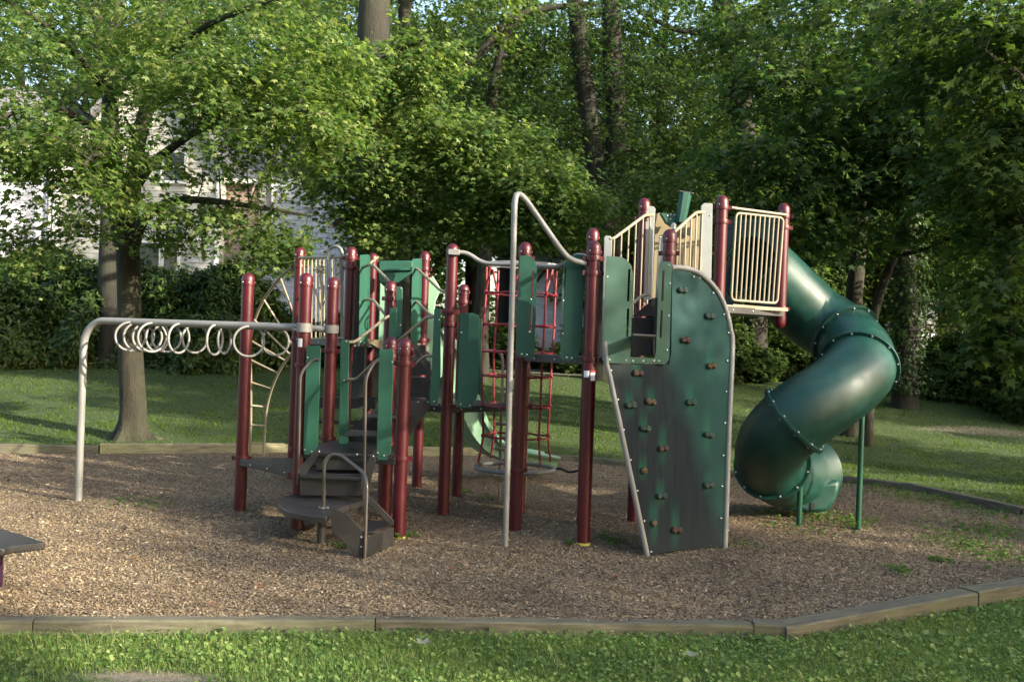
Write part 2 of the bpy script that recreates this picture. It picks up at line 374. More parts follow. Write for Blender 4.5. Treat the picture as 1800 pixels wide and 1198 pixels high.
def np_mesh(name, verts, faces, mats, parent=None, loc=(0, 0, 0), smooth=False, midx=None):
    me = bpy.data.meshes.new(name); nv = len(verts); nf, k = faces.shape
    me.vertices.add(nv); me.vertices.foreach_set('co', verts.astype(np.float32).ravel())
    me.loops.add(nf * k); me.loops.foreach_set('vertex_index', faces.astype(np.int32).ravel())
    me.polygons.add(nf); me.polygons.foreach_set('loop_start', np.arange(0, nf * k, k, dtype=np.int32))
    if smooth: me.polygons.foreach_set('use_smooth', np.ones(nf, dtype=bool))
    for m in mats: me.materials.append(M[m])
    if midx is not None: me.polygons.foreach_set('material_index', midx.astype(np.int32))
    me.update(calc_edges=True); me.validate()
    o = bpy.data.objects.new(name, me); COL.objects.link(o); o.location = loc
    if parent is not None: o.parent = parent
    return o
def spline(pts, n=8):
    pts = [Vector(p) for p in pts]; out = []
    P_ = [pts[0] * 2 - pts[1]] + pts + [pts[-1] * 2 - pts[-2]]
    for i in range(1, len(P_) - 2):
        for k in range(n):
            t = k / n; a, b, c, d = P_[i - 1], P_[i], P_[i + 1], P_[i + 2]
            out.append(.5 * ((2 * b) + (c - a) * t + (2 * a - 5 * b + 4 * c - d) * t * t + (3 * b - a - 3 * c + d) * t ** 3))
    out.append(pts[-1]); return out
def rounded(pts, r=.08, n=6):
    pts = [Vector(p) for p in pts]; out = [pts[0]]
    for i in range(1, len(pts) - 1):
        a, b, c = pts[i - 1], pts[i], pts[i + 1]
        d1 = min(r, (a - b).length * .49); d2 = min(r, (c - b).length * .49)
        s_ = b + (a - b).normalized() * d1; e = b + (c - b).normalized() * d2
        for k in range(n + 1):
            t = k / n; out.append((1 - t) ** 2 * s_ + 2 * t * (1 - t) * b + t * t * e)
    out.append(pts[-1]); return out

# ================================================================== GROUND
def gz(Y):
    if Y < 16.3: return -.05
    if Y < 26: 
        t = (Y - 16.3) / 9.7; return -.05 + 1.1 * (t * t * .35 + t * .65)
    return 1.05 + (Y - 26) * .02
BED = [pz(-260, 1100), pz(0, 1096), pz(660, 1094), pz(1322, 1103), pz(1375, 1106), pz(1702, 1056), pz(2100, 985),
       pz(2150, 960), pz(1800, 908), pz(1685, 882), pz(1590, 862), pz(1480, 848), pz(1300, 842), pz(1010, 812), pz(860, 803), pz(500, 797), pz(175, 798), pz(0, 798), pz(-260, 790)]
BED = [Vector((p.x, p.y)) for p in BED]
BX = np.array([p.x for p in BED]); BY = np.array([p.y for p in BED])
def inbed(x, y):
    x = np.asarray(x); y = np.asarray(y); c = np.zeros(x.shape, bool); j = len(BX) - 1
    for i in range(len(BX)):
        cond = ((BY[i] > y) != (BY[j] > y)) & (x < (BX[j] - BX[i]) * (y - BY[i]) / (BY[j] - BY[i] + 1e-12) + BX[i]); c ^= cond; j = i
    return c
def grid_obj(name, xs, ys, zf, mat, keep=None):
    X, Y = np.meshgrid(xs, ys); Z = zf(X, Y); v = np.stack([X, Y, Z], -1).reshape(-1, 3)
    nx, ny = len(xs), len(ys); i = np.arange(nx * ny).reshape(ny, nx)
    f = np.stack([i[:-1, :-1], i[:-1, 1:], i[1:, 1:], i[1:, :-1]], -1).reshape(-1, 4)
    if keep is not None:
        c = v[f].mean(1); f = f[keep(c[:, 0], c[:, 1])]
        u, inv = np.unique(f, return_inverse=True); v = v[u]; f = inv.reshape(f.shape)
    return np_mesh(name, v, f, [mat], smooth=True), v
def lz(X, Y):
    g = np.vectorize(gz)(Y)
    n1 = .02 * np.sin(X * 1.3 + 2 * np.sin(Y * .7)) * np.sin(Y * 1.1 + X * .4)
    return g + n1 * np.clip((Y - 16) / 4, 0, 1) + .25 * np.clip((Y - 24) / 30, 0, 1) * np.sin(X * .2)
def dirt_f(x, y):   # worn earth, 0..1
    d = np.zeros_like(x)
    q = pz(255, 1195, -.05); d = np.maximum(d, 1.1 - np.hypot((x - q.x) / .75, (y - q.y) / .22))
    d = np.maximum(d, .72 - np.hypot((x - 9.9) / 4.2, (y - 21.0) / 1.6))
    d = np.maximum(d, .6 - np.hypot((x - 13) / 4.5, (y - 18.5) / 1.3))
    d = np.maximum(d, .75 - np.hypot((x + 6.4) / 1.5, (y - 17.2) / .7))
    d = np.maximum(d, np.clip((y - 25.5) / 3, 0, 1) * .9)
    return np.clip(d, 0, 1)
xs = np.concatenate([np.linspace(-260, -22, 25), np.arange(-21.5, 21.6, .35), np.linspace(22, 260, 25)])
ys = np.concatenate([np.linspace(-60, 2, 10), np.arange(2.5, 34, .35), np.linspace(34.5, 300, 40)])
lawn, lv = grid_obj('lawn', xs, ys, lz, 'lawn'); props(lawn, 'gently rising green lawn around the wood chip bed', None, None, 'structure')
at = lawn.data.attributes.new('dirt', 'FLOAT', 'POINT'); at.data.foreach_set('value', dirt_f(lv[:, 0], lv[:, 1]).astype(np.float32))
def mz(X, Y):
    return .02 + .012 * np.sin(X * 3.1 + 1.5 * np.sin(Y * 2.3)) * np.sin(Y * 2.7 + X) + .006 * np.sin(X * 11 + Y * 5) * np.sin(Y * 13 - X * 3) - .05 * np.exp(-((X + 2.1) ** 2 + (Y - 7.25) ** 2) / .06)
mulch, _ = grid_obj('mulch_bed', np.arange(-9.5, 9.6, .06), np.arange(5.8, 16.8, .06), mz, 'mulch', keep=lambda x, y: inbed(x, y))
props(mulch, 'brown wood chip safety surface under the play structure', None, None, 'structure')
# chips
def flat_leaves(P, Nn, A, S, tmpl, tris, fold=0):
    """P,Nn,A (n,3); S (n,); tmpl (k,3)"""
    Nn = Nn / np.linalg.norm(Nn, axis=1, keepdims=True); A = A - Nn * (A * Nn).sum(1, keepdims=True); A /= (np.linalg.norm(A, axis=1, keepdims=True) + 1e-9)
    B = np.cross(A, Nn); k = len(tmpl)
    V = P[:, None, :] + S[:, None, None] * (tmpl[None, :, 0:1] * B[:, None, :] + tmpl[None, :, 1:2] * A[:, None, :] + tmpl[None, :, 2:3] * Nn[:, None, :])
    Fc = tris[None] + (np.arange(len(P)) * k)[:, None, None]
    return V.reshape(-1, 3), Fc.reshape(-1, tris.shape[1])
QUAD = np.array([[-.5, -.5, 0], [.5, -.5, 0], [.5, .5, 0], [-.5, .5, 0.]]); QF = np.array([[0, 1, 2, 3]])
n = 1100000
x = rng.uniform(-8, 8, n); t = rng.uniform(0, 1, n); y = 1 / (1 / 6.0 * (1 - t) + 1 / 16.6 * t)
k = inbed(x, y) & (np.abs(x) < y * .56 + .4); x = x[k]; y = y[k]; n = len(x)
z = mz(x, y) + rng.uniform(.001, .012, n)
tm = QUAD.copy(); tm[:, 0] *= .32
Nn = np.stack([rng.normal(0, .35, n), rng.normal(0, .35, n), np.ones(n)], 1); A = rng.normal(0, 1, (n, 3)); A[:, 2] *= .15
V, Fc = flat_leaves(np.stack([x, y, z], 1), Nn, A, rng.gamma(3.0, .0038, n) + .004, tm, QF)
o = np_mesh('wood_chips', V, Fc, ['chips']); props(o, 'loose shredded wood chips covering the play area', 'wood chips', None, 'stuff')

# grass and broad lawn leaves (one object)
GV, GF, GM = [], [], []
off = 0
def blades(x, y, h, wd, mat, lean=.5):
    global off
    n = len(x); z = lz(x, y); a = rng.uniform(0, 2 * np.pi, n); d = np.stack([np.cos(a), np.sin(a), np.zeros(n)], 1); sd = np.stack([-np.sin(a), np.cos(a), np.zeros(n)], 1)
    P0 = np.stack([x, y, z - .004], 1); L = rng.uniform(.1, lean, n)
    up = np.array([0, 0, 1.])
    m_ = P0 + d * (L * h * .3)[:, None] + up * (h * .6)[:, None]; tp = P0 + d * (L * h)[:, None] + up * (h * rng.uniform(.75, 1, n))[:, None]
    V = np.stack([P0 - sd * (wd / 2)[:, None], P0 + sd * (wd / 2)[:, None], m_ + sd * (wd * .4)[:, None], m_ - sd * (wd * .4)[:, None], tp], 1)
    f = np.array([[0, 1, 2], [0, 2, 3], [3, 2, 4]])[None] + (np.arange(n) * 5)[:, None, None] + off
    GV.append(V.reshape(-1, 3)); GF.append(f.reshape(-1, 3)); GM.append(np.full(n * 3, mat)); off += n * 5
def keepgrass(x, y, marg=.12, power=1.0):
    b = inbed(x, y)
    for dx, dy in ((0, marg), (0, -marg), (marg, 0), (-marg, 0)): b |= inbed(x + dx, y + dy)
    return (~b) & (rng.uniform(0, 1, len(x)) > dirt_f(x, y) * 1.25) & (np.abs(x) < y * .56 + .5)
n = 640000; y = rng.uniform(4.6, 9.4, n); x = rng.uniform(-5.5, 5.8, n); k = keepgrass(x, y); x, y = x[k], y[k]
# thinner in patches
pat = .5 + .5 * np.sin(x * 2.1 + 1.3 * np.sin(y * 3)) * np.sin(y * 2.9 + x * .8); k = rng.uniform(0, 1, len(x)) < .45 + .55 * pat; x, y = x[k], y[k]
blades(x, y, rng.gamma(5, .0062, len(x)) + .01, rng.uniform(.0022, .0055, len(x)), 0, 1.6)
n = 560000; x = rng.uniform(-14, 16, n); t = rng.uniform(0, 1, n); y = 1 / (1 / 9. * (1 - t) + 1 / 27. * t); k = keepgrass(x, y); x, y = x[k], y[k]
tf = .5 + .5 * np.sin(x * 3.3 + 2 * np.sin(y * 2.1)) * np.sin(y * 3.7 + x * 1.1 + 1.5 * np.sin(x * 2)); k = rng.uniform(0, 1, len(x)) < .35 + .65 * tf; x, y, tf = x[k], y[k], tf[k]
blades(x, y, rng.uniform(.02, .045, len(x)) * (.7 + .9 * tf), rng.uniform(.006, .012, len(x)), 2, 1.3)
# round broad leaves on short stalks (violet / ground ivy): 6-gon fans
def broad(x, y, s, mat, zlo=.015, zhi=.05, zfun=lz):
    global off
    n = len(x); z = zfun(x, y) + rng.uniform(zlo, zhi, n)
    a = np.linspace(0, 2 * np.pi, 7)[:-1]; tm = np.stack([np.sin(a) * .5, np.cos(a) * .55 + .1 * np.cos(2 * a), .10 * np.abs(np.sin(a))], 1); tm = np.vstack([[0, -.1, -.05], tm])
    tr = np.array([[0, i, i % 6 + 1] for i in range(1, 7)])
    Nn = np.stack([rng.normal(0, .45, n), rng.normal(-.15, .45, n), np.ones(n)], 1); A = rng.normal(0, 1, (n, 3)); A[:, 2] *= .2
    V, f = flat_leaves(np.stack([x, y, z], 1), Nn, A, s, tm, tr)
    GV.append(V); GF.append(f + off); GM.append(np.full(len(f), mat)); off += len(V)
n = 85000; y = rng.uniform(4.6, 9.4, n); x = rng.uniform(-5.5, 5.8, n); k = keepgrass(x, y, .08); x, y = x[k], y[k]
pat = .5 + .5 * np.sin(x * 1.4 + 2 * np.sin(y * 1.7) + 1) * np.sin(y * 2.3 - x); k = rng.uniform(0, 1, len(x)) < .25 + .75 * pat; x, y = x[k], y[k]
broad(x, y, rng.gamma(4, .0036, len(x)) + .006, 1)
n = 30000; x = rng.uniform(-14, 16, n); t = rng.uniform(0, 1, n); y = 1 / (1 / 9. * (1 - t) + 1 / 26. * t); k = keepgrass(x, y); x, y = x[k], y[k]
broad(x, y, rng.uniform(.02, .04, len(x)), 2, .01, .04)
o = np_mesh('grass', np.vstack(GV), np.vstack(GF), ['grass', 'clover', 'lawn_grass'], midx=np.concatenate(GM)); props(o, 'short green grass mixed with round leaved lawn weeds', 'grass', None, 'stuff')
# weeds on the mulch
GV, GF, GM = [], [], []; off = 0
spots = [(235, 888, 16, .3), (275, 893, 8, .2), (1345, 905, 30, .22), (1430, 915, 60, .25), (1500, 925, 60, .25), (1400, 935, 25, .3), (1580, 872, 60, .5), (1640, 880, 60, .5), (1680, 890, 50, .4), (1540, 860, 25, .3), (1690, 960, 70, .4),
         (1750, 980, 80, .4), (1580, 1008, 16, .12), (1700, 940, 60, .5), (1770, 940, 90, .5), (810, 868, 16, .12), (600, 965, 9, .08), (1075, 955, 20, .15), (725, 946, 8, .08), (1000, 962, 6, .04), (700, 953, 5, .03), (1300, 965, 14, .25), (1740, 905, 60, .4), (860, 880, 8, .1), (1650, 990, 18, .1)]
for (px, py, cnt, rad) in spots:
    q = pz(px, py); nn = cnt * 3
    xx = q.x + rng.normal(0, rad * .55, nn); yy = q.y + rng.normal(0, rad * .7, nn); kk = inbed(xx, yy); xx, yy = xx[kk], yy[kk]
    broad(xx, yy, rng.uniform(.018, .042, len(xx)), 0, .01, .10 if cnt > 50 and py > 910 and py < 930 else .05, mz)
o = np_mesh('weeds', np.vstack(GV), np.vstack(GF), ['weed'], midx=np.concatenate(GM)); props(o, 'small pale green weeds growing up through the wood chips', 'weeds', None, 'stuff')

# timber edging: each beam its own thing
def timber(a, b, label, top=.13, bot=-.06, width=.13, jog=0, mat='timber'):
    a = Vector((a.x, a.y, 0)); b = Vector((b.x, b.y, 0)); d = (b - a).normalized(); L = (b - a).length - .012
    yaw = math.atan2(d.y, d.x); mid = (a + b) / 2; mb = MB(); nseg = max(2, int(L / .25))
    nrm = Vector((-d.y, d.x, 0)); vs = []; fs = []
    ch = .012
    prof = [(-width / 2, bot), (-width / 2, top - ch), (-width / 2 + ch, top), (width / 2 - ch, top), (width / 2, top - ch), (width / 2, bot)]
    for i in range(nseg + 1):
        t = i / nseg; wob = random.uniform(-.004, .004)
        for (u, z_) in prof: vs.append((-L / 2 + L * t, u + wob + random.uniform(-.002, .002), z_ + random.uniform(-.003, .003) + jog))
    for i in range(nseg):
        for k in range(6):
            l = (k + 1) % 6; fs.append((i * 6 + k, i * 6 + l, i * 6 + 6 + l, i * 6 + 6 + k))
    fs.append((0, 1, 2, 3, 4, 5)); fs.append(tuple(nseg * 6 + k for k in range(6))[::-1])
    mb.add(vs, fs); o = mb.build('edging_timber', mat, smooth=True, ang=30); o.location = mid; o.rotation_euler.z = yaw
    return props(o, label, 'timber edging', 'timber beams edging the wood chip bed')
def V2(p, z=0): return Vector((p.x, p.y, z))
def lerp(a, b, t): return a + (b - a) * t
timber(BED[0], lerp(BED[0], BED[1], 1.25), 'front edging timber nearest the left edge of the frame', top=.035)
e = lerp(BED[0], BED[1], 1.25)
timber(e, BED[2], 'front edging timber left of centre running below the brown steps', top=.035)
timber(BED[2], BED[3], 'long front edging timber in the middle, below the climbing wall', top=.035)
timber(BED[3], BED[4] + Vector((.02, -.01)), 'short stub of edging timber at the front corner joint', top=.05, width=.15)
timber(BED[4] - (BED[5] - BED[4]).normalized() * .05, BED[5], 'thick angled edging timber right of the front corner', top=.065, width=.17, bot=-.12).rotation_euler.y = -.02
timber(BED[5], BED[6], 'edging timber running out of the right side of the frame, in front', top=.095, width=.17, bot=-.14)
timber(BED[7], BED[8], 'far edging timber at the right side of the frame beside weeds', top=.12)
timber(BED[8], BED[9], 'back edging timber first in from the right side of the frame', top=.12)
timber(BED[9], BED[10], 'short back edging timber behind the weeds right of the slide posts', top=.12)
timber(BED[10], BED[11], 'back edging timber just right of the tube slide exit', top=.11)
timber(BED[11], BED[12], 'back edging timber seen behind the tube slide exit', top=.11)
timber(BED[12], BED[13], 'back edging timber between the climbing wall and the rope net', top=.11)
timber(BED[13], BED[14], 'short back edging timber behind the foot of the straight slide', top=.11)
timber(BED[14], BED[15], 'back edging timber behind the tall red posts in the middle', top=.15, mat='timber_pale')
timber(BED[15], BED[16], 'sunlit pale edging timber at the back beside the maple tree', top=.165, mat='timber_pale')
timber(BED[16], BED[18], 'darker back edging timber at the left side of the frame', top=.13)

# bench corner, bottom left
bc = pp(30, 945, 7.1)
be = empty('bench', (bc.x - .9, bc.y, 0.02), 'dark brown slab bench end with purple leg at the left edge', 'bench')
mb = MB(); mb.prism([pp(80, 957, 6.85), pp(62, 955, 6.83), pp(-330, 985, 6.6), pp(-330, 955, 7.1), pp(-300, 925, 7.6), pp(0, 928, 7.35), pp(76, 951, 7.0)][::-1], (0, 0, .05)); 
mb = MB(); zt = pp(80, 948, 6.95).z
pl = [pz(80, 951, zt), pz(20, 958, zt), pz(8, 962, zt), pz(-330, 985, zt), pz(-330, 905, zt), pz(0, 926, zt)]
mb.prism([p - Vector((0, 0, .03)) for p in pl], (0, 0, .055)); mb.build('seat', 'brown', be, bevel=.01)
lg = pp(-8, 1000, 7.15); MB().tube([(lg.x, lg.y, .0), (lg.x, lg.y, zt - .06)], .05, 16).build('leg', 'purple', be)
MB().tube([(lg.x - 1.5, lg.y + .1, .0), (lg.x - 1.5, lg.y + .1, zt - .06)], .05, 16).build('leg', 'purple', be)
# ================================================================== PLAY STRUCTURE (one thing, many parts)
PS = empty('play_structure', (0, 10.5, 0), 'large red and green climbing frame with tube slide standing on wood chips', 'play structure')
RP = .0635
# ---- posts
def collar(mb, X, Y, z, r=RP, ear=None):
    mb.lathe([(r + .002, z - .024), (r + .011, z - .022), (r + .013, z), (r + .011, z + .022), (r + .002, z + .024)], (X, Y, 0), 24, 0)
    a0 = ear if ear is not None else -1.2
    for a in (a0, a0 + math.pi):
        d = Vector((math.cos(a), math.sin(a), 0)); mb.box(Vector((X, Y, z)) + d * (r + .024), (.036, .022, .042), a, 0)
    for a in (a0 + .5, a0 + 1.4, a0 + 2.3):
        d = Vector((math.cos(a), math.sin(a), 0)); mb.bolt(Vector((X, Y, z)) + d * (r + .011), .009, 1, d)
def post(X, Y, zt, zb=-.1, clamps=(), dome_bottom=False, caplab=None):
    o_ = Vector((X, Y, max(zb, 0)))
    mb = MB(); mb.lathe([(RP, zb), (RP, zt - .09)], (X, Y, 0), 28)
    if dome_bottom:
        mb.lathe([(.012, zb - .075), (.035, zb - .066), (.055, zb - .045), (.066, zb - .01), (.068, zb + .06), (RP, zb + .062)], (X, Y, 0), 28)
    p = mb.build('post', 'red', PS, origin=o_)
    cp = MB(); b = zt - .13
    cp.lathe([(RP + .001, b - .005), (RP + .006, b), (RP + .007, b + .055), (RP + .002, b + .085), (RP - .011, b + .108), (RP - .028, b + .122), (.012, b + .13)], (X, Y, 0), 28)
    for a in (-2.2, -1.2, .2, 1.6): cp.bolt((X + math.cos(a) * (RP + .006), Y + math.sin(a) * (RP + .006), b + .03), .007, 1, (math.cos(a), math.sin(a), 0))
    cp.build('post_cap', ['red', 'metal'], p, origin=(X, Y, b))
    for z in clamps:
        c = MB(); collar(c, X, Y, z, ear=random.uniform(-.6, .3)); c.build('clamp', ['red', 'metal'], p, origin=(X, Y, z))
    return p
def zat(y, X, Y):   # height on a post seen at image row y
    x = 900 + X / Y * F
    return pp(x, y, Y).z
posts = {
 'A': (-2.83, 10.6, 2.55, [.58, ]), 'B': (-2.03, 9.72, 2.52, [.55, .80, 1.62]), 'C': (-1.96, 10.8, 2.55, [.8, 1.75]),
 'D': (-2.81, 13.0, 3.05, [1.85, 2.80]), 'E': (-1.986, 12.07, 3.0, [2.74, 2.86, 1.85]), 'F': (-1.92, 13.46, 3.05, [1.85]),
 'G': (-1.146, 12.68, 3.03, [1.9, 2.72, 2.8]), 'H': (-1.37, 11.08, 2.55, [1.2, 2.35]), 'I': (-1.27, 10.5, 1.93, [.79, 1.72]),
 'J': (-1.008, 9.43, 1.92, [.78, 1.78, 1.68]), 'K': (-.68, 10.8, 2.96, [1.2, 2.08, 2.22]), 'L': (-.61, 12.15, 2.60, [2.38]),
 'M': (.10, 10.14, 2.94, [1.76, 2.78, .62]), 'M2': (.15, 11.2, 2.86, [2.7, 1.2]), 'N': (.746, 9.46, 2.91, [1.78, 2.60, 2.74]),
 'O': (.82, 10.6, 3.16, [1.8, 2.9]), 'P': (1.38, 10.8, 3.53, [2.38, 3.3]), 'R': (2.17, 10.54, 3.55, [3.27, 3.42])}
for k_, (X, Y, zt, cl) in posts.items(): post(X, Y, zt, -.1, cl)
post(1.52, 9.83, 3.09, 1.74, [2.85, 1.79], True)
post(2.97, 11.08, 3.57, 2.25, [3.42, 3.3, 2.4], True)
post(2.40, 11.70, 3.4, -.1, [2.4])
# tape and labels on posts
for (X, Y) in ((.746, 9.46), (-1.008, 9.43)):
    m = MB(); m.lathe([(RP + .001, .012), (RP + .003, .014), (RP + .003, .045), (RP + .001, .047)], (X, Y, 0), 24); m.build('tape_band', 'yellow', PS)
def label_on(px, py, w_, h_, X, Y, band=False):
    c = pp(px, py, Y - RP); ax = math.asin(max(-.95, min(.95, (c.x - X) / RP))); vs = []; fs = []
    m = MB(); hw = w_ / RP / 2
    for i in range(7):
        a = ax - hw + 2 * hw * i / 6
        for z_ in (c.z - h_ / 2, c.z + h_ / 2): vs.append((X + math.sin(a) * (RP + .0025), Y - math.cos(a) * (RP + .0025), z_))
    for i in range(6): fs.append((2 * i, 2 * i + 2, 2 * i + 3, 2 * i + 1))
    m.add(vs, fs)
    if band:
        vs2 = [(v[0] + (v[0] - X) * .02, v[1] + (v[1] - Y) * .02, v[2] if j % 2 else c.z + h_ * .3) for j, v in enumerate(vs)]; m.add(vs2, fs, 1)
    m.build('warning_label', ['white', 'decal_red'], PS)
label_on(1031, 657, .056, .062, .746, 9.46); label_on(1042.5, 660, .050, .095, .746, 9.46, True); label_on(527, 602, .05, .082, -2.03, 9.72)

# ---- decks
def deck(pts, z, t=.07, label=None):
    c = sum((Vector((x, y, 0)) for x, y in pts), Vector()) / len(pts)
    m = MB(); m.prism([Vector((x, y, z - t / 2)) for x, y in pts], (0, 0, t), 0)
    for i in range(len(pts)):
        a = Vector((*pts[i], z - t / 2)); b = Vector((*pts[(i + 1) % len(pts)], z - t / 2)); d = (b - a); nn = Vector((d.y, -d.x, 0)).normalized()
        if nn.dot((a + b) / 2 - Vector((c.x, c.y, 0))) < 0: nn = -nn
        for k in (.2, .5, .8): m.bolt(a + d * k + nn * .001, .010, 1, nn)
    return m.build('deck', ['deck', 'metal'], PS, origin=(c.x, c.y, z), label=label, bevel=.006)
def xy(n): return posts[n][:2]
deck([(-2.83, 10.52), (-2.05, 9.72), (-1.96, 10.85), (-2.78, 10.68)], .58, label='lowest triangular deck left of the stairs')
deck([(-2.02, 9.68), (-1.06, 9.37), (-.98, 9.5), (-1.2, 10.62), (-1.92, 10.75), (-2.0, 9.85)], .79, label='perforated deck above the front steps')
deck([(-1.45, 11.1), (-.66, 10.74), (.02, 11.35), (.1, 11.6), (-.55, 12.25), (-1.2, 12.5)], 1.2)
deck([(.1, 10.1), (.75, 9.42), (1.5, 9.72), (1.6, 9.85), (1.4, 10.8), (.8, 10.7), (.16, 11.2)], 1.80)
deck([(1.34, 10.8), (2.17, 10.47), (3.0, 11.03), (2.46, 11.9), (2.0, 11.7)], 2.38)
deck([(-2.86, 13.0), (-1.98, 11.98), (-1.1, 12.66), (-1.9, 13.5)], 1.86)
# rear plank seat and pipe seen between the left posts
m = MB(); m.prism([pp(560, 697, 13.2), pp(662, 699, 13.2), pp(662, 717, 13.2), pp(560, 715, 13.2)], (0, .3, 0)); m.build('plank', 'deck', PS, bevel=.004)
MB().tube([pp(555, 740, 13.2), pp(662, 743, 13.2)], .028).build('cross_bar', 'brown', PS)

# ---- generic plate traced in the image, given depth and real thickness
def plate(pix, Y, mat, name='panel', t=.02, slope=0.0, bolts=(), bevel=.004, extra=None, label=None):
    """pix: outline; Y: depth at first x; slope: change of depth per 100 px in x"""
    x0 = pix[0][0]
    f = lambda x, y: pp(x, y, Y + slope * (x - x0) / 100)
    pts = [f(*p) for p in pix]; c = sum(pts, Vector()) / len(pts)
    m = MB(); m.prism(pts, (0, t, 0), 0)
    for b in bolts: m.bolt(f(*b) - Vector((0, t / 2, 0)), .010, 1, (0, -1, 0))
    return m.build(name, [mat, 'metal'], PS, origin=c, bevel=bevel, label=label), f
def chamf(x0, y0, x1, y1, tilt=.0, c=5, cb=7):   # rounded-top, chamfered-bottom upright board; tilt = px the bottom is moved left
    h = y1 - y0; s = lambda y: -tilt * (y - y0) / h
    return [(x0, y0 + 1), (x1 - c, y0), (x1 - 1.5, y0 + 1.5), (x1, y0 + c), (x1 + s(y1 - 2 * cb), y1 - 2 * cb), (x1 - cb * .7 + s(y1), y1 - cb), (x1 - cb * .7 + s(y1), y1 - 2), (x1 - cb + s(y1), y1), (x0 + cb * .3 + s(y1), y1), (x0 + s(y1), y1 - cb)]
plate(chamf(539, 607, 564, 799, 6), 9.62, 'green', 'side_panel', bolts=[(541, 628), (536, 790), (548, 793)])
plate(chamf(667, 613, 692, 808, 5), 9.33, 'green', 'side_panel', bolts=[(689, 636), (664, 795), (675, 800)])
plate([(599, 597), (614, 597), (612, 780), (596, 780)], 10.35, 'green', 'side_panel', .03, bolts=[(609, 600), (605, 668)])
plate(chamf(697, 503, 708, 592, 2, 4, 3), 10.95, 'green', 'side_panel', bolts=[(705, 507), (704, 571)])
plate([(685, 541), (698, 540), (697, 597), (683, 597)], 10.75, 'green', 'side_panel')
plate(chamf(633, 447, 651, 605, 2), 11.8, 'green', 'side_panel', slope=1.1, bolts=[(640, 602), (634, 600)])
plate(chamf(725, 454, 742, 607, 3), 11.95, 'green', 'side_panel', slope=1.1)
plate([(763, 543), (775, 543), (774, 680), (770, 690), (769, 710), (756, 712), (755, 690), (759, 660)], 10.65, 'green', 'side_panel', bolts=[(772, 562), (763, 705)])
plate([(809, 550), (832, 550), (839, 553), (843, 560), (841, 690), (838, 700), (832, 706), (830, 717), (806, 716), (804, 700)], 10.55, 'green', 'side_panel', .02, bolts=[(811, 584), (810, 710), (826, 712)])
plate([(843, 560), (848, 562), (846, 690), (841, 695)], 10.6, 'green', 'side_panel', .012)
# slotted boards
def slotted(pix, slots, Y, mat, bolts, t=.02, slope=0.0, label=None, name='side_panel'):
    x0 = pix[0][0]; f = lambda x, y: pp(x, y, Y + slope * (x - x0) / 100)
    bm = bmesh.new(); off_ = Vector((0, t / 2, 0))
    loops = [pix] + slots; edges = []
    for lp in loops:
        vs = [bm.verts.new(f(*p) - off_) for p in lp]
        for i in range(len(vs)): edges.append(bm.edges.new((vs[i], vs[(i + 1) % len(vs)])))
    bmesh.ops.triangle_fill(bm, use_beauty=True, use_dissolve=False, edges=edges)
    r_ = bmesh.ops.extrude_face_region(bm, geom=list(bm.faces)); bmesh.ops.translate(bm, verts=[g for g in r_['geom'] if isinstance(g, bmesh.types.BMVert)], vec=(0, t, 0))
    bmesh.ops.recalc_face_normals(bm, faces=bm.faces)
    m = MB(); bm.verts.ensure_lookup_table(); bm.verts.index_update()
    m.add([v.co.copy() for v in bm.verts], [tuple(v.index for v in fc.verts) for fc in bm.faces], 0); bm.free()
    for b in bolts: m.bolt(f(*b) - off_, .010, 1, (0, -1, 0))
    return m.build(name, [mat, 'metal'], PS, origin=f(*pix[0]), label=label, ang=30)
def slot(x, y0, y1, w_=2.6, lean=-2.0):
    return [(x - w_ / 2, y0 + 2), (x, y0), (x + w_ / 2, y0 + 2), (x + w_ / 2 + lean, y1 - 2), (x + lean, y1), (x - w_ / 2 + lean, y1 - 2)]
slotted([(914, 449), (925, 448), (934, 451), (940, 458), (944, 470), (942, 560), (940, 590), (940, 622), (936, 629), (912, 627), (908, 622), (907, 610)],
        [slot(937, 472, 524), slot(935, 536, 582)], 9.95, 'green', [(933, 526), (931, 583), (917, 622), (926, 623)])
slotted([(1027, 448), (1026, 500), (1022, 610), (1017, 620), (1017, 628), (1013, 634), (988, 632), (985, 626), (988, 500), (990, 470), (995, 458), (1003, 450), (1012, 447)],
        [slot(994, 468, 528), slot(991, 542, 588)], 9.55, 'green', [(990, 528), (989, 586), (996, 628), (1005, 629)])
slotted([(1066, 450), (1093, 452), (1103, 458), (1110, 467), (1113, 485), (1109, 592), (1108, 627), (1150, 629), (1153, 618), (1158, 465), (1161, 459), (1177, 460), (1181, 466), (1176, 632), (1170, 640), (1063, 637), (1059, 632), (1062, 560)],
        [slot(1106, 472, 530, 4, -2), slot(1104, 541, 592, 4, -1.5), slot(1166, 474, 530, 4, -2), slot(1163, 544, 594, 4, -2)], 9.36, 'green',
        [(1067, 487), (1071, 632), (1100, 633), (1112, 634), (1130, 634), (1149, 634), (1158, 634), (1175, 466), (1177, 498), (1175, 555), (1172, 615)], slope=.12, label='green board framing the doorway of the climbing wall deck')
# grey boards
plate([(1062, 417), (1065, 414), (1073, 415), (1076, 418), (1072, 630), (1057, 630)], 10.3, 'plate', 'end_board', bolts=[(1073, 419)])
plate([(1135, 366), (1139, 362), (1149, 363), (1152, 367), (1150, 400), (1146, 525), (1130, 533)], 10.75, 'plate', 'end_board', bolts=[(1139, 378)])
plate([(1232, 362), (1237, 357), (1252, 358), (1250, 490), (1227, 488)], 10.4, 'plate', 'end_board', .03, bolts=[(1248, 379)])
plate([(1159, 415), (1163, 412), (1169, 414), (1163, 560), (1150, 600), (1152, 530)], 10.2, 'plate', 'end_board', .03, bolts=[(1161, 417)])
plate([(1148, 590), (1152, 588), (1152, 625), (1148, 625)], 9.9, 'tan', 'stair_edge_plate')
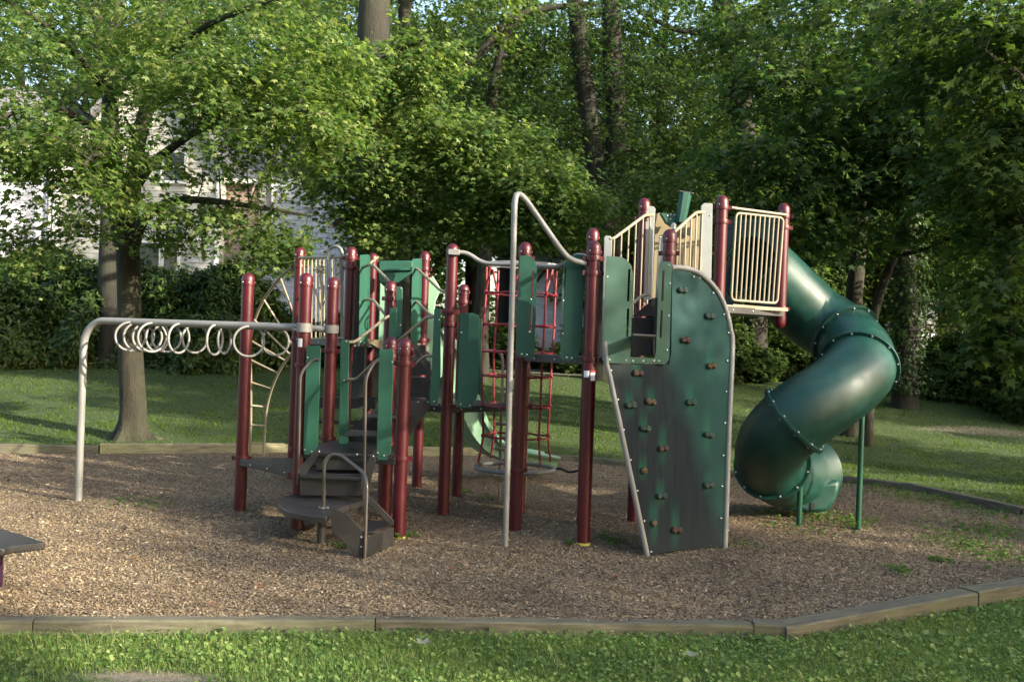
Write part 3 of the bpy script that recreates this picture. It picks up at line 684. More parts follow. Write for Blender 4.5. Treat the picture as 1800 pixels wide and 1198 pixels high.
# tan infill panels
plate([(1152, 376), (1160, 374), (1170, 392), (1182, 400), (1178, 460), (1160, 520), (1146, 525)], 11.2, 'tan')
plate([(1190, 402), (1203, 395), (1216, 385), (1232, 378), (1228, 478), (1188, 476)], 11.3, 'tan', label='tan infill board with black cut shapes behind the bars')
plate([(1197, 402), (1205, 398), (1206, 412), (1199, 415)], 11.26, 'black', 'play_shape'); plate([(1206, 402), (1214, 398), (1213, 415), (1204, 411)], 11.25, 'black', 'play_shape')
# green scope
sc_b, _ = plate([(1160, 375), (1164, 375), (1178, 377), (1202, 380), (1206, 378), (1201, 390), (1194, 394), (1186, 402), (1180, 399), (1170, 392)], 11.0, 'green', 'scope_bracket', .10, bolts=[(1172, 380), (1178, 378), (1184, 379), (1177, 386), (1190, 381)])
mb = MB()
A_, B_ = pp(1205, 340, 10.95), pp(1196, 392, 10.95); d = (B_ - A_).normalized(); q = Vector((1, 0, 0)) - d * d.x; q.normalize(); w2 = d.cross(q)
def hexa(c, r1, r2): return [c + q * math.cos(k * math.pi / 3) * r1 + w2 * math.sin(k * math.pi / 3) * r2 for k in range(6)]
vs = hexa(A_, .072, .085) + hexa(B_, .058, .085); mb.add(vs, [tuple(range(6)), tuple(range(11, 5, -1))] + [((k + 1) % 6, k, k + 6, (k + 1) % 6 + 6) for k in range(6)])
mb.box(A_ - d * .005, (.16, .12, .02), Matrix((q, w2, d)).transposed(), 1)
mb.build('scope', ['green', 'brown'], PS, origin=A_, smooth=False, bevel=.005)
mb = MB(); mb.lathe([(.012, -.05), (.03, -.03), (.03, .02), (.012, .04)], pp(1184, 398, 10.9), 14); mb.build('scope_swivel', 'metal', PS)

# ---- handrails and tubes traced
def rail(pix, r=.0165, mat='beige', name='handrail', bend=.07, parent=None, seg=12, origin=None, label=None):
    P_ = [pp(*p) for p in pix]
    return MB().tube(rounded(P_, bend), r, seg).build(name, mat, parent or PS, origin=P_[0], label=label)
rail([(694, 554, 10.95), (682, 555, 10.9), (624, 601, 10.5), (612, 601, 10.4)])
rail([(762, 557, 10.7), (750, 557, 10.75), (707, 593, 10.9), (697, 601, 11.0)])
rail([(665, 632, 9.4), (658, 637, 9.5), (627, 666, 10.2), (610, 667, 10.35)])
rail([(760, 625, 10.7), (747, 625, 10.8), (725, 645, 10.9), (712, 655, 11.0)])
rail([(633, 475, 11.9), (640, 469, 11.85), (648, 465, 11.8), (656, 466, 11.7), (683, 493, 11.2)])
rail([(632, 532, 11.9), (640, 527, 11.85), (648, 526, 11.8), (657, 528, 11.7), (676, 551, 11.2)])
rail([(722, 471, 12.05), (733, 472, 12.0), (775, 511, 11.1), (790, 513, 10.85)])
rail([(722, 529, 12.05), (732, 530, 12.0), (757, 553, 11.3), (764, 557, 10.7)])
rail([(636, 470, 11.95), (646, 466, 12.4), (664, 452, 13.2)])
# dark grab rails on the front steps
rail([(561, 631, 9.6), (548, 632, 9.6), (528, 656, 9.55), (524, 851, 9.5)], .014, 'dark_tube')
rail([(667, 633, 9.3), (658, 636, 9.3), (643, 664, 9.25), (640, 880, 9.2)], .014, 'dark_tube')
pb = pz(569, 893, .37); yb = pb.y
hr = rail([(569, 892, yb), (570, 812, yb), (582, 797, yb), (600, 800, yb - .02), (641, 832, 8.66), (645, 850, 8.6), (641, 983, 8.52)], .0165, 'dark_tube', bend=.06, label='looped brown handrail on the bottom step')
m = MB(); m.lathe([(.045, 0), (.05, .003), (.045, .008), (.016, .02)], pb, 16)
for a in (0, 1.57, 3.14, 4.71): m.bolt(pb + Vector((.036 * math.cos(a), .036 * math.sin(a), .008)), .008, 1, (0, 0, 1))
m.build('flange', ['dark_tube', 'metal'], hr)
# tall slide-down pole with angled top, and the pipe to the front post
rail([(888, 968, 9.25), (905, 352, 9.25), (909, 340, 9.3), (920, 344, 9.3), (987, 440, 9.4), (1003, 457, 9.42), (1030, 463, 9.46)], .0265, 'grey', 'sliding_pole', .12, seg=16)
rail([(901, 420, 9.6), (902, 352, 9.55), (907, 341, 9.4)], .018, 'beige', 'pole_brace')
rail([(800, 443, 10.75), (822, 444, 10.75), (848, 463, 10.7), (900, 465, 10.55), (981, 470, 10.1), (998, 460, 9.95), (1012, 448, 9.8), (1036, 452, 9.5)], .024, 'grey', 'net_support_pipe', .1, seg=16)
m = MB(); 
for (px, py, Y_) in ((798, 443, 10.72),): m.box(pp(px, py, Y_), (.12, .04, .06), 0, 0)
m.build('pipe_bracket', 'grey', PS, bevel=.004)
# overhead beams with rings
poleXY = (-4.64, 10.8); zb = 1.985
def beam(end, wrap, r=.039):
    P_ = []
    d = Vector((end[0] - poleXY[0], end[1] - poleXY[1], 0)); L = d.length; d.normalize(); o_ = Vector((poleXY[0], poleXY[1], 0))
    return o_, d, L
o_, dn, Ln = beam(xy('B'), 0); _, df, Lf = beam(xy('C'), 0)
rad = .28; arc = [o_ + dn * (rad - rad * math.cos(a)) + Vector((0, 0, zb - rad + rad * math.sin(a))) for a in [i * math.pi / 2 / 10 for i in range(11)]]
rl = empty('ring_ladder', (0, 0, 0), None, None); rl.parent = PS; rl.location = (o_.x, o_.y - 10.5, 0)
def sub(mb, name, mats, par, origin, label=None, **kw): return mb.build(name, mats, par, origin=origin, label=label, **kw)
sub(MB().tube([o_ + Vector((0, 0, -.1))] + arc + [o_ + dn * (Ln - RP - .01) + Vector((0, 0, zb))], .039, 18), 'beam', 'grey', rl, o_, label='grey beam bent down into the ground at its left end')
st = o_ + dn * .75 + Vector((0, 0, zb)); en = Vector((*xy('C'), zb)); dd_ = (en - st).normalized()
sub(MB().tube([st, en - dd_ * (RP + .01)], .036, 18), 'beam', 'grey', rl, st)
for (X, Y) in (xy('B'), xy('C')):
    m = MB(); m.lathe([(RP + .002, zb - .045), (RP + .014, zb - .043), (RP + .014, zb + .043), (RP + .002, zb + .045)], (X, Y, 0), 24)
    m.box((X - RP - .03, Y + .01, zb), (.05, .03, .07)); m.bolt((X - RP - .02, Y - .02, zb + .02), .009, 1); m.bolt((X - RP - .02, Y - .02, zb - .02), .009, 1)
    sub(m, 'beam_clamp', ['grey', 'metal'], rl, (X, Y, zb))
def on_beam(px, far):
    a, d = (o_ + Vector((0, 0, zb)), dn) if not far else (st, dd_)
    rx = pp(px, 571, 1.0); k = rx.x / rx.y   # X = k*Y
    t = (k * a.y - a.x) / (d.x - k * d.y); return a + d * t
for (px, far, yaw) in ((232, 0, 20), (270, 0, 42), (317, 0, 66), (380, 0, 76), (440, 0, 26), (243, 1, 18), (276, 1, 60), (292, 1, 30), (342, 1, 50), (394, 1, 80), (484, 1, -8), (258, 1, 35)):
    c = on_beam(px, far); y_ = R(yaw); u = Vector((math.cos(y_), math.sin(y_), 0)); rr = .150; cc = c - Vector((0, 0, .155)) + Vector((.0, -.03 if not far else .03, 0))
    pts = [cc + u * math.cos(a) * rr + Vector((0, 0, 1)) * math.sin(a) * rr for a in [i * 2 * math.pi / 32 for i in range(32)]]
    sub(MB().tube(pts, .0125, 10, closed=True), 'ring', 'grey', rl, c)
# curved arch ladder at the left rear
ar = empty('arch_ladder', (0, 0, 0), None, None); ar.parent = PS; a0 = pp(463, 800, 15.3); ar.location = (a0.x, a0.y - 10.5, 0)
outer = spline([pp(440, 800, 15.3), pp(441, 740, 15.2), pp(441, 670, 15.0), pp(440, 600, 14.7), pp(450, 557, 14.4), pp(466, 523, 14.1), pp(493, 487, 13.6), pp(519, 465, 13.1)], 6)
inner = spline([pp(463, 801, 15.3), pp(465, 765, 15.3), pp(468, 724, 15.2), pp(476, 688, 15.0), pp(490, 654, 14.7), pp(506, 629, 14.4), pp(524, 610, 14.0), pp(545, 596, 13.5)], 6)
sub(MB().tube(outer, .02, 12), 'ladder_rail', 'beige', ar, outer[0]); sub(MB().tube(inner, .02, 12), 'ladder_rail', 'beige', ar, inner[0])
for (a, b) in (((493, 489, 13.6), (518, 556, 13.8)), ((464, 527, 14.1), (518, 612, 14.1)), ((447, 562, 14.4), (512, 625, 14.3)), ((440, 598, 14.7), (502, 634, 14.5)), ((440, 632, 14.85), (489, 656, 14.7)), ((440, 671, 15.0), (478, 684, 15.0)), ((441, 712, 15.1), (469, 715, 15.2)), ((441, 746, 15.2), (466, 748, 15.25)), ((440, 778, 15.3), (464, 779, 15.3))):
    sub(MB().tube([pp(*a), pp(*b)], .015, 10), 'rung', 'beige', ar, pp(*a))
# barrier with flower shape between posts D and E
def barrier(name, top, bot, n, r=.011, frame=.016, label=None, skip=()):
    """top/bot: ((x,y,Y),(x,y,Y)) ends"""
    o = empty(name, (0, 0, 0), label, None); o.parent = PS
    t0, t1, b0, b1 = pp(*top[0]), pp(*top[1]), pp(*bot[0]), pp(*bot[1]); o.location = (b0.x, b0.y - 10.5, b0.z)
    sub(MB().tube([t0, t1], frame, 12), 'top_rail', 'beige', o, t0)
    sub(MB().tube([b0, b1], frame, 12), 'bottom_rail', 'beige', o, b0)
    for i in range(n):
        k = (i + .5) / n
        if i in skip: continue
        a, b = t0.lerp(t1, k), b0.lerp(b1, k); sub(MB().tube([b, a], r, 10), 'bar', 'beige', o, b)
    return o
bd = barrier('barrier', ((525, 453, 12.9), (601, 452, 12.15)), ((522, 596, 12.9), (605, 594, 12.15)), 11, .011)
hb = [pp(577, 596, 12.3), pp(577, 445, 12.3), pp(580, 436, 12.3), pp(589, 432, 12.25), pp(599, 436, 12.2), pp(602, 446, 12.2), pp(601, 596, 12.2)]
sub(MB().tube(rounded(hb, .05), .02, 14), 'hoop_handle', 'grey', bd, hb[0])
m = MB(); fc = pp(563, 474, 12.4)
for k in range(10):
    a = k * math.pi / 5; c = fc + Vector((math.cos(a), 0, math.sin(a))) * .062; m.tube([fc, c], .013, 8); 
m.lathe([(.03, -.02), (.035, 0), (.03, .02)], fc, 12); m.tube([fc + Vector((-.006, .0, 0)), pp(566, 520, 12.4), pp(564, 596, 12.4)], .012, 8); m.tube([pp(565, 540, 12.4), pp(577, 520, 12.4), pp(580, 500, 12.4)], .012, 8)
m.tube([pp(546, 500, 12.5), pp(556, 515, 12.4), pp(565, 545, 12.4)], .012, 8)
sub(m, 'flower_shape', 'beige', bd, fc)
# barrier in front of the tube slide mouth
b2 = barrier('barrier', ((1293, 367, 10.72), (1380, 378, 11.02)), ((1288, 536, 10.72), (1370, 543, 11.02)), 1, .011, .013, skip=(0,), label='tall barrier of upright bars in front of the slide mouth')
t0, t1, q0, q1 = pp(1294, 374, 10.7), pp(1377, 383, 11.0), pp(1285, 527, 10.7), pp(1366, 533, 11.0)
fr = rounded([q0.lerp(q1, .5), q0, t0, t1, q1, q0.lerp(q1, .5)], .06); sub(MB().tube(fr, .014, 12), 'frame', 'beige', b2, q0)
for i in range(1, 10):
    k = i / 10; sub(MB().tube([q0.lerp(q1, k), t0.lerp(t1, k)], .0105, 10), 'bar', 'beige', b2, q0.lerp(q1, k))
sub(MB().tube([pp(1265, 361, 10.6), pp(1293, 366, 10.7), pp(1381, 377.5, 11.0)], .015, 12), 'top_rail', 'beige', b2, t0)
m = MB(); m.box((pp(1325, 541, 10.8)), (.85, .06, .035), .37); sub(m, 'sill', 'tan', b2, pp(1325, 541, 10.8))
# sloping stair barriers, left and right of the upper stair
def slope_barrier(pts, bots, Yb, n):
    o = empty('stair_barrier', (0, 0, 0), None, None); o.parent = PS; P_ = [pp(*p) for p in pts]; o.location = (P_[0].x, P_[0].y - 10.5, P_[0].z)
    R_ = rounded(P_, .05); sub(MB().tube(R_, .0165, 12), 'top_rail', 'beige', o, P_[0])
    for i in range(n):
        k = (i + .6) / n; x = pts[0][0] + (pts[-1][0] - pts[0][0]) * k
        # point on the rail polyline
        for j in range(len(pts) - 1):
            if pts[j][0] <= x <= pts[j + 1][0]:
                u = (x - pts[j][0]) / (pts[j + 1][0] - pts[j][0]); a = P_[j].lerp(P_[j + 1], u)
        b = Vector((a.x, a.y, bots[0] + (bots[1] - bots[0]) * k)); sub(MB().tube([a, b], .010, 10), 'bar', 'beige', o, b)
slope_barrier([(1072, 420, 10.3), (1079, 419, 10.3), (1134, 378, 10.6), (1148, 378, 10.75)], (1.95, 2.4), 10, 6)
slope_barrier([(1181, 413, 10.0), (1187, 406, 10.02), (1224, 373, 10.3), (1238, 373, 10.4)], (2.2, 2.5), 10, 6)
rail([(1100, 540, 9.9), (1108, 537, 9.95), (1130, 518, 10.2), (1143, 517, 10.3)])
# ---- stairs
def boxpix(poly, Y0, Y1, name, mat='deck', label=None):
    a = [pp(*p, Y0) for p in poly]; dy = Y1 - Y0; m = MB(); m.prism([p + Vector((0, dy / 2, 0)) for p in a], (0, dy, 0)); return m.build(name, [mat, 'metal'], PS, origin=a[0], bevel=.004, label=label)
# front flight
def slab(pl, z, t, name, mat='brown', bolts=True):
    pts = [pz(x, y, z) for x, y in pl]; m = MB(); m.prism([p - Vector((0, 0, t / 2)) for p in pts], (0, 0, t)); return m.build(name, [mat, 'metal'], PS, origin=pts[0], bevel=.006)
half = [(489, 882), (491, 889), (500, 896), (515, 901), (535, 905), (556, 908), (574, 909), (583, 899), (640, 879), (648, 872), (640, 866), (575, 865), (540, 866), (510, 870), (495, 875)]
slab([(x, y - 1) for x, y in half], .37, .055, 'half_round_step', 'brown')
def riser(x0, x1, ytop, ybot, Y, name='step_riser', t=.012, mat='deck'):
    return plate([(x0, ytop), (x1, ytop), (x1, ybot), (x0, ybot)], Y, mat, name, t, bevel=.002)
riser(527, 636, 832, 870, 9.42)
slab([(527, 834), (637, 839), (648, 822), (531, 824)], .60, .03, 'tread', 'deck')
riser(556, 646, 797, 825, 9.55)
slab([(557, 795), (660, 799), (664, 784), (562, 782)], .80, .03, 'tread', 'deck')
def splate(poly, Y, name='stringer', t=.012, bolts=()): return plate(poly, Y, 'brown', name, t, bevel=.002, bolts=bolts)
splate([(528, 836), (527, 822), (532, 815), (556, 789), (562, 788), (562, 796), (545, 822), (536, 836)], 9.40, bolts=[(561, 793)])
splate([(636, 870), (634, 838), (652, 797), (662, 794), (661, 812), (650, 850), (640, 878)], 9.33, bolts=[(656, 801), (628, 798)])
# side flight down to the right
yb1 = pz(640, 984, 0).y
splate([(581, 898), (590, 893), (612, 905), (640, 935), (640, 986), (622, 980), (618, 966), (606, 953), (584, 934)], yb1 - .01, t=.014, bolts=[(635, 943), (635, 960)])
splate([(648, 884), (647, 867), (692, 914), (692, 922), (688, 924)], 9.05, t=.012)
slab([(640, 938), (690, 920), (687, 912), (645, 915)], .2, .012, 'tread', 'deck')
m = MB(); a, b = pz(641, 985, 0), pz(690, 965, 0); zt_ = .2
m.prism([a, b, Vector((b.x, b.y, zt_)), Vector((a.x, a.y, zt_))], (.012, .012, 0)); m.build('step_riser', 'deck', PS, origin=a, bevel=.002)
m = MB(); a, b = pz(590, 895, .36), pz(645, 868, .36); m.prism([a, b, b - Vector((0, 0, .13)), a - Vector((0, 0, .13))], (.008, .012, 0)); m.build('step_riser', 'brown', PS, origin=a)
lp = pz(564, 957, 0); MB().tube([(lp.x, lp.y, -.05), (lp.x, lp.y, .33)], .04, 16).build('step_leg', 'brown', PS, origin=lp)
# second flight
riser(603, 662, 763, 781, 10.95); slab([(603, 763), (668, 765), (672, 757), (615, 754)], .97, .02, 'tread', 'deck')
riser(640, 704, 730, 757, 11.05); slab([(640, 731), (712, 733), (730, 722), (660, 720)], 1.12, .02, 'tread', 'deck')
splate([(665, 795), (662, 782), (712, 722), (726, 703), (757, 703), (759, 712), (722, 762), (716, 764)], 10.72, bolts=[(735, 706), (752, 706)])
splate([(603, 775), (604, 760), (645, 728), (662, 728), (640, 752)], 10.9)
# third flight
riser(722, 757, 663, 698, 11.75); slab([(718, 664), (757, 665), (760, 659), (722, 658)], 1.44, .02, 'tread', 'deck')
riser(722, 757, 634, 659, 11.95); riser(700, 748, 606, 632, 12.15)
splate([(648, 600), (672, 604), (712, 650), (724, 664), (724, 698), (712, 690), (690, 660)], 11.8)
splate([(722, 600), (744, 624), (752, 634), (757, 640), (757, 704), (750, 704), (748, 648), (722, 612)], 11.6)
plate([(646, 596), (677, 598), (676, 618), (648, 602)], 11.75, 'tan', 'step_riser')
# upper stair inside the doorway
riser(1110, 1153, 591, 625, 9.95); slab([(1108, 590), (1153, 592), (1153, 588), (1112, 586)], 2.02, .02, 'tread', 'deck')
riser(1110, 1152, 558, 588, 10.2); splate([(1111, 556), (1151, 523), (1154, 556)], 10.35); splate([(1151, 524), (1156, 524), (1153, 626), (1149, 626)], 9.9)
# ---- climbing wall
p0, p1, p2 = pp(1137, 981, 9.08), pp(1271, 966, 9.57), pp(1182, 475, 9.75)
nW = (p1 - p0).cross(p2 - p0).normalized()
if nW.y > 0: nW = -nW
def wp(x, y, lift=0.0):
    d = pp(x, y, 1.0) - Vector((0, 0, H)); c = Vector((0, 0, H)); t = (p0 - c).dot(nW) / d.dot(nW); return c + d * t + nW * lift
cw = empty('climbing_wall', (0, 0, 0), 'worn dark green board with rubber hand holds', None); cw.parent = PS; cw.location = (p0.x, p0.y - 10.5, 0)
outl = [(1068, 641), (1176, 640), (1180, 620), (1182, 474), (1200, 475), (1222, 482), (1242, 498), (1260, 520), (1273, 548), (1281, 580), (1283, 610), (1277, 760), (1271, 963), (1240, 963), (1190, 966), (1160, 972), (1139, 978)]
wo_ = wp(1137, 981)
HOLDS = [(1120, 656, 'hold_brown', 2), (1107, 712, 'hold_green', 2), (1142, 706, 'hold_tan', 2), (1132, 753, 'hold_green', 2), (1213, 707, 'hold_green', 2), (1249, 643, 'hold_tan', 2), (1244, 764, 'hold_green', 2), (1164, 788, 'hold_brown', 2), (1130, 827, 'hold_tan', 1), (1161, 871, 'hold_green', 2), (1244, 852, 'hold_green', 2), (1147, 919, 'hold_tan', 1), (1188, 931, 'hold_brown', 2), (1198, 510, 'hold_green', 2), (1246, 556, 'hold_green', 2), (1203, 598, 'hold_brown', 2)]
def add_streaks():
    m = M['wall_board']; n = m.node_tree
    bs = [x for x in n.nodes if x.type == 'BSDF_PRINCIPLED'][0]; src = bs.inputs['Base Color'].links[0].from_socket
    c = coords(n); sp = N(n, 'ShaderNodeSeparateXYZ'); n.links.new(c, sp.inputs[0]); wobv = noise_t(n, coords(n, (20, 1, 3)), 2, 4)
    tot = None
    for (x, y, _, k) in HOLDS[:13]:
        h = wp(x, y) - wo_; L = random.uniform(.12, .3)
        ax = math_n(n, 'ABSOLUTE', math_n(n, 'SUBTRACT', sp.outputs[0], h.x + random.uniform(-.01, .01)))
        ma = N(n, 'ShaderNodeMapRange', interpolation_type='SMOOTHSTEP'); ma.inputs[1].default_value = .02; ma.inputs[2].default_value = .06; ma.inputs[3].default_value = 1; ma.inputs[4].default_value = 0; n.links.new(ax, ma.inputs[0])
        zz = math_n(n, 'SUBTRACT', h.z + .03, sp.outputs[2])
        mb_ = N(n, 'ShaderNodeMapRange', interpolation_type='SMOOTHSTEP'); mb_.inputs[1].default_value = 0; mb_.inputs[2].default_value = L; mb_.inputs[3].default_value = 1; mb_.inputs[4].default_value = 0; n.links.new(math_n(n, 'ABSOLUTE', zz), mb_.inputs[0])
        v = math_n(n, 'MULTIPLY', ma.outputs[0], mb_.outputs[0]); tot = v if tot is None else math_n(n, 'MAXIMUM', tot, v)
    f = math_n(n, 'MULTIPLY', tot, math_n(n, 'MULTIPLY', wobv, 1.5)); f = math_n(n, 'MULTIPLY', math_n(n, 'MINIMUM', f, .9), .6)
    n.links.new(mixc(n, f, src, (.012, .10, .062)), bs.inputs['Base Color'])
add_streaks()
pts = [wp(x, y) for x, y in outl]; m = MB(); m.prism([p - nW * .012 for p in pts], nW * .024)
sub(m, 'board', 'wall_board', cw, wo_, smooth=False)
fr = [wp(1180, 470, .0)] + [wp(x, y, .0) for x, y in ((1195, 470), (1212, 473), (1230, 481), (1248, 496), (1264, 517), (1276, 545), (1284, 580), (1287, 612), (1281, 760), (1274, 967))]
sub(MB().tube(spline(fr, 5), .028, 16), 'frame_pipe', 'grey', cw, fr[0])
fr = [wp(1062, 600, .0), wp(1066, 640), wp(1072, 662), wp(1139, 982)]; fr.append(fr[-1] + (fr[-1] - fr[-2]).normalized() * .06)
sub(MB().tube(fr, .025, 16), 'frame_pipe', 'grey', cw, fr[0])
m = MB()
for (x, y) in ((1218, 487), (1252, 515), (1271, 553), (1279, 585), (1277, 634), (1275, 688), (1273, 743), (1270, 800), (1268, 854), (1266, 910), (1073, 651), (1085, 702), (1095, 755), (1107, 808), (1119, 862), (1131, 915), (1143, 969)): m.bolt(wp(x, y, .013), .009, 0, nW)
sub(m, 'fixing_bolts', 'metal', cw, wo_)
hu = (wp(1250, 700) - wp(1150, 700)).normalized(); hv = nW.cross(hu)
for (x, y, mt, k) in HOLDS:
    c = wp(x, y, .012); bm = bmesh.new(); tilt = random.uniform(-.15, .15); u = (hu * math.cos(tilt) + hv * math.sin(tilt)); v = nW.cross(u)
    verts = []
    for j in range(k):
        s_ = (j - (k - 1) / 2) * .058; r1 = random.uniform(.032, .038)
        ret = bmesh.ops.create_icosphere(bm, subdivisions=3, radius=1)
        for vv in ret['verts']:
            p = vv.co.copy(); nn_ = 1 + .16 * noise.noise(p * 2.2 + Vector((x, y, j)))
            depth = p.z * .034 * nn_
            rr = math.hypot(p.x, p.y)
            if p.z > 0 and rr < .42: depth -= .022 * (1 - rr / .42)
            vv.co = c + u * (s_ + p.x * r1 * nn_) + v * (p.y * r1 * .9 * nn_) + nW * max(depth, -.002)
    for f_ in bm.faces: f_.smooth = True
    me = bpy.data.meshes.new('hand_hold'); bm.verts.index_update(); 
    for vv in bm.verts: vv.co -= c
    bm.to_mesh(me); bm.free(); me.materials.append(M[mt]); ho = bpy.data.objects.new('hand_hold', me); COL.objects.link(ho); ho.parent = cw; ho.location = c - Vector((p0.x, p0.y, 0))
# ---- tube slide
ts = empty('tube_slide', (2.6, .5, 0), 'glossy green spiral tube slide', None); ts.parent = PS
ctl = [(1318, 458, 11.48), (1345, 478, 11.58), (1385, 515, 11.7), (1430, 556, 11.75), (1478, 588, 11.55), (1508, 622, 11.15), (1505, 655, 10.75), (1462, 693, 10.5), (1405, 731, 10.42), (1366, 768, 10.6), (1353, 802, 10.95), (1370, 830, 11.35), (1399, 833, 11.65), (1423, 828, 11.85)]
cl = spline([pp(*p) for p in ctl], 10)
TR = .385
seams = [0, 42, 57, 82, 104, 131]
nS = len(cl) - 1; seams[-1] = nS
TT = []
for i in range(len(cl)):
    TT.append((cl[min(i + 1, nS)] - cl[max(i - 1, 0)]).normalized())
Us = []; u = Vector((0, 0, 1))
for t_ in TT: 
    u = Vector((0, 0, 1)) - t_ * t_.z; u.normalize(); Us.append(u)
def rr_at(i, lo, hi): return TR + .010 * math.exp(-min(i - lo, hi - i) / 1.5)
SEG = 48
for si in range(5):
    lo, hi = seams[si], seams[si + 1]; vs = []; fs = []; vi = []
    ins = []
    for i in range(lo, hi + 1):
        Wv = TT[i].cross(Us[i]); r_ = rr_at(i, lo, hi)
        if si == 0: r_ += .03 * max(0, 1 - i / 10)
        r_ -= .012 * (i / nS)
        if si == 4: r_ += .045 * ((i - lo) / (hi - lo)) ** 2
        for k in range(SEG):
            a = 2 * math.pi * k / SEG
            rk = r_ + (.005 if k in (8, 16, 32, 40) else 0)
            e = Us[i] * math.cos(a) + Wv * math.sin(a); vs.append(cl[i] + e * rk); ins.append(cl[i] + e * (r_ - .012))
    n_ = hi - lo + 1; off2 = len(vs); vs += ins
    last = (si == 4)
    def vis(i, k):   # exit: upper half cut away towards the end
        if not last: return True
        a = (k + .5) / SEG * 2 * math.pi; up_ = math.cos(a); return True
    for i in range(n_ - 1):
        for k in range(SEG):
            if not vis(i, k): continue
            l = (k + 1) % SEG; fs.append((i * SEG + k, i * SEG + l, (i + 1) * SEG + l, (i + 1) * SEG + k)); fs.append(tuple(off2 + q_ for q_ in fs[-1])[::-1])
    for i in (0, n_ - 1):
        for k in range(SEG):
            l = (k + 1) % SEG; fs.append((i * SEG + k, i * SEG + l, off2 + i * SEG + l, off2 + i * SEG + k))
    m = MB(); m.add(vs, fs)
    me = bpy.data.meshes.new('tube_section'); me.from_pydata([tuple(v - cl[lo]) for v in vs], [], fs); me.materials.append(M['slide'])
    me.polygons.foreach_set('use_smooth', [True] * len(me.polygons)); me.set_sharp_from_angle(angle=R(50))
    oo = bpy.data.objects.new('tube_section', me); COL.objects.link(oo); oo.parent = ts; oo.location = cl[lo] - Vector((2.6, 11.0, 0))
    if 0 < si:
        m = MB(); Wv = TT[lo].cross(Us[lo]); prof = [(TR - .005, -.022), (TR + .040, -.024), (TR + .044, -.003), (TR + .034, 0), (TR + .044, .003), (TR + .040, .024), (TR - .005, .022)]
        vs = []; fs = []
        for (r_, h_) in prof:
            for k in range(SEG):
                a = 2 * math.pi * k / SEG; vs.append(cl[lo] + (Us[lo] * math.cos(a) + Wv * math.sin(a)) * r_ + TT[lo] * h_)
        for i in range(len(prof) - 1):
            for k in range(SEG):
                l = (k + 1) % SEG; fs.append((i * SEG + k, i * SEG + l, (i + 1) * SEG + l, (i + 1) * SEG + k))
        m.add(vs, fs)
        for k in range(12):
            a = 2 * math.pi * (k + .3) / 12; e = Us[lo] * math.cos(a) + Wv * math.sin(a)
            m.bolt(cl[lo] + e * (TR + .02) + TT[lo] * .024, .013, 1, TT[lo]); m.bolt(cl[lo] + e * (TR + .02) - TT[lo] * .024, .013, 1, -TT[lo])
        sub(m, 'flange', ['slide', 'metal'], ts, cl[lo])
# exit lip / foot
m = MB(); e_ = TT[-1]; m.tube([cl[-1] + (Us[-1] * math.cos(a) + e_.cross(Us[-1]) * math.sin(a)) * (TR + .03) for a in [i * 2 * math.pi / 40 for i in range(40)]], .016, 8, closed=True); sub(m, 'exit_rim', 'slide', ts, cl[-1])
ex = cl[-1]; 
m = MB(); fpt = [(1362, 868), (1374, 892), (1385, 896), (1399, 893), (1413, 899), (1452, 897), (1468, 868), (1473, 840), (1440, 845), (1400, 850), (1370, 845)]
P_ = [pp(x, y, 11.5) for x, y in fpt]; m.prism([p + Vector((0, .10, 0)) for p in P_], (0, .45, 0)); sub(m, 'exit_foot', 'slide', ts, P_[0], bevel=.05)
m = MB(); m.prism([pp(x, y, 11.368) for x, y in ((1425, 884), (1428, 882), (1431, 884), (1431, 895), (1425, 895))], (0, .01, 0)); sub(m, 'slot', 'black', ts, pp(1428, 889, 11.1))
# entrance hood with dark mouth
m = MB()
hood = [(1275, 384), (1368, 384), (1368, 545), (1276, 545)]
A3 = Vector((2.40, 11.56, 0)); B3 = Vector((2.97, 11.17, 0)); dh = (B3 - A3).normalized(); nh = Vector((dh.y, -dh.x, 0)) * (1 if dh.y * 1 < 0 else -1); nh = Vector((-abs(nh.x), -abs(nh.y), 0))
bm = bmesh.new(); ed = []
W_ = (B3 - A3).length; zlo, zhi = 2.40, 3.42
def lp_add(pts):
    vs = [bm.verts.new(A3 + dh * a + Vector((0, 0, z))) for a, z in pts]
    for i in range(len(vs)): ed.append(bm.edges.new((vs[i], vs[(i + 1) % len(vs)])))
lp_add([(0, zlo), (W_, zlo), (W_, zhi - .04), (W_ - .04, zhi), (.04, zhi), (0, zhi - .04)])
lp_add([(W_ / 2 + .335 * math.cos(a), 2.82 + .40 * math.sin(a)) for a in [i * 2 * math.pi / 28 for i in range(28)]])
bmesh.ops.triangle_fill(bm, use_beauty=True, edges=ed); r_ = bmesh.ops.extrude_face_region(bm, geom=list(bm.faces)); bmesh.ops.translate(bm, verts=[g for g in r_['geom'] if isinstance(g, bmesh.types.BMVert)], vec=-nh * .06)
bm.verts.index_update(); m.add([v.co.copy() for v in bm.verts], [tuple(v.index for v in fc.verts) for fc in bm.faces]); bm.free()
for zz in (3.33, 3.38): m.tube([A3 + dh * .05 + Vector((0, 0, zz)) + nh * .004, B3 - dh * .05 + Vector((0, 0, zz)) + nh * .004], .006, 8)
sub(m, 'entrance_panel', 'slide', ts, A3, ang=30)
for (x, y, xt, yt) in ((1404, 927, 1409, 796), (1508, 932, 1516, 726)):
    b = pz(x, y, 0); t_ = pp(xt, yt, b.y); sub(MB().tube([(b.x, b.y, -.06), (b.x, b.y, t_.z + .02)], .03, 16), 'support_leg', 'green_pole', ts, b)
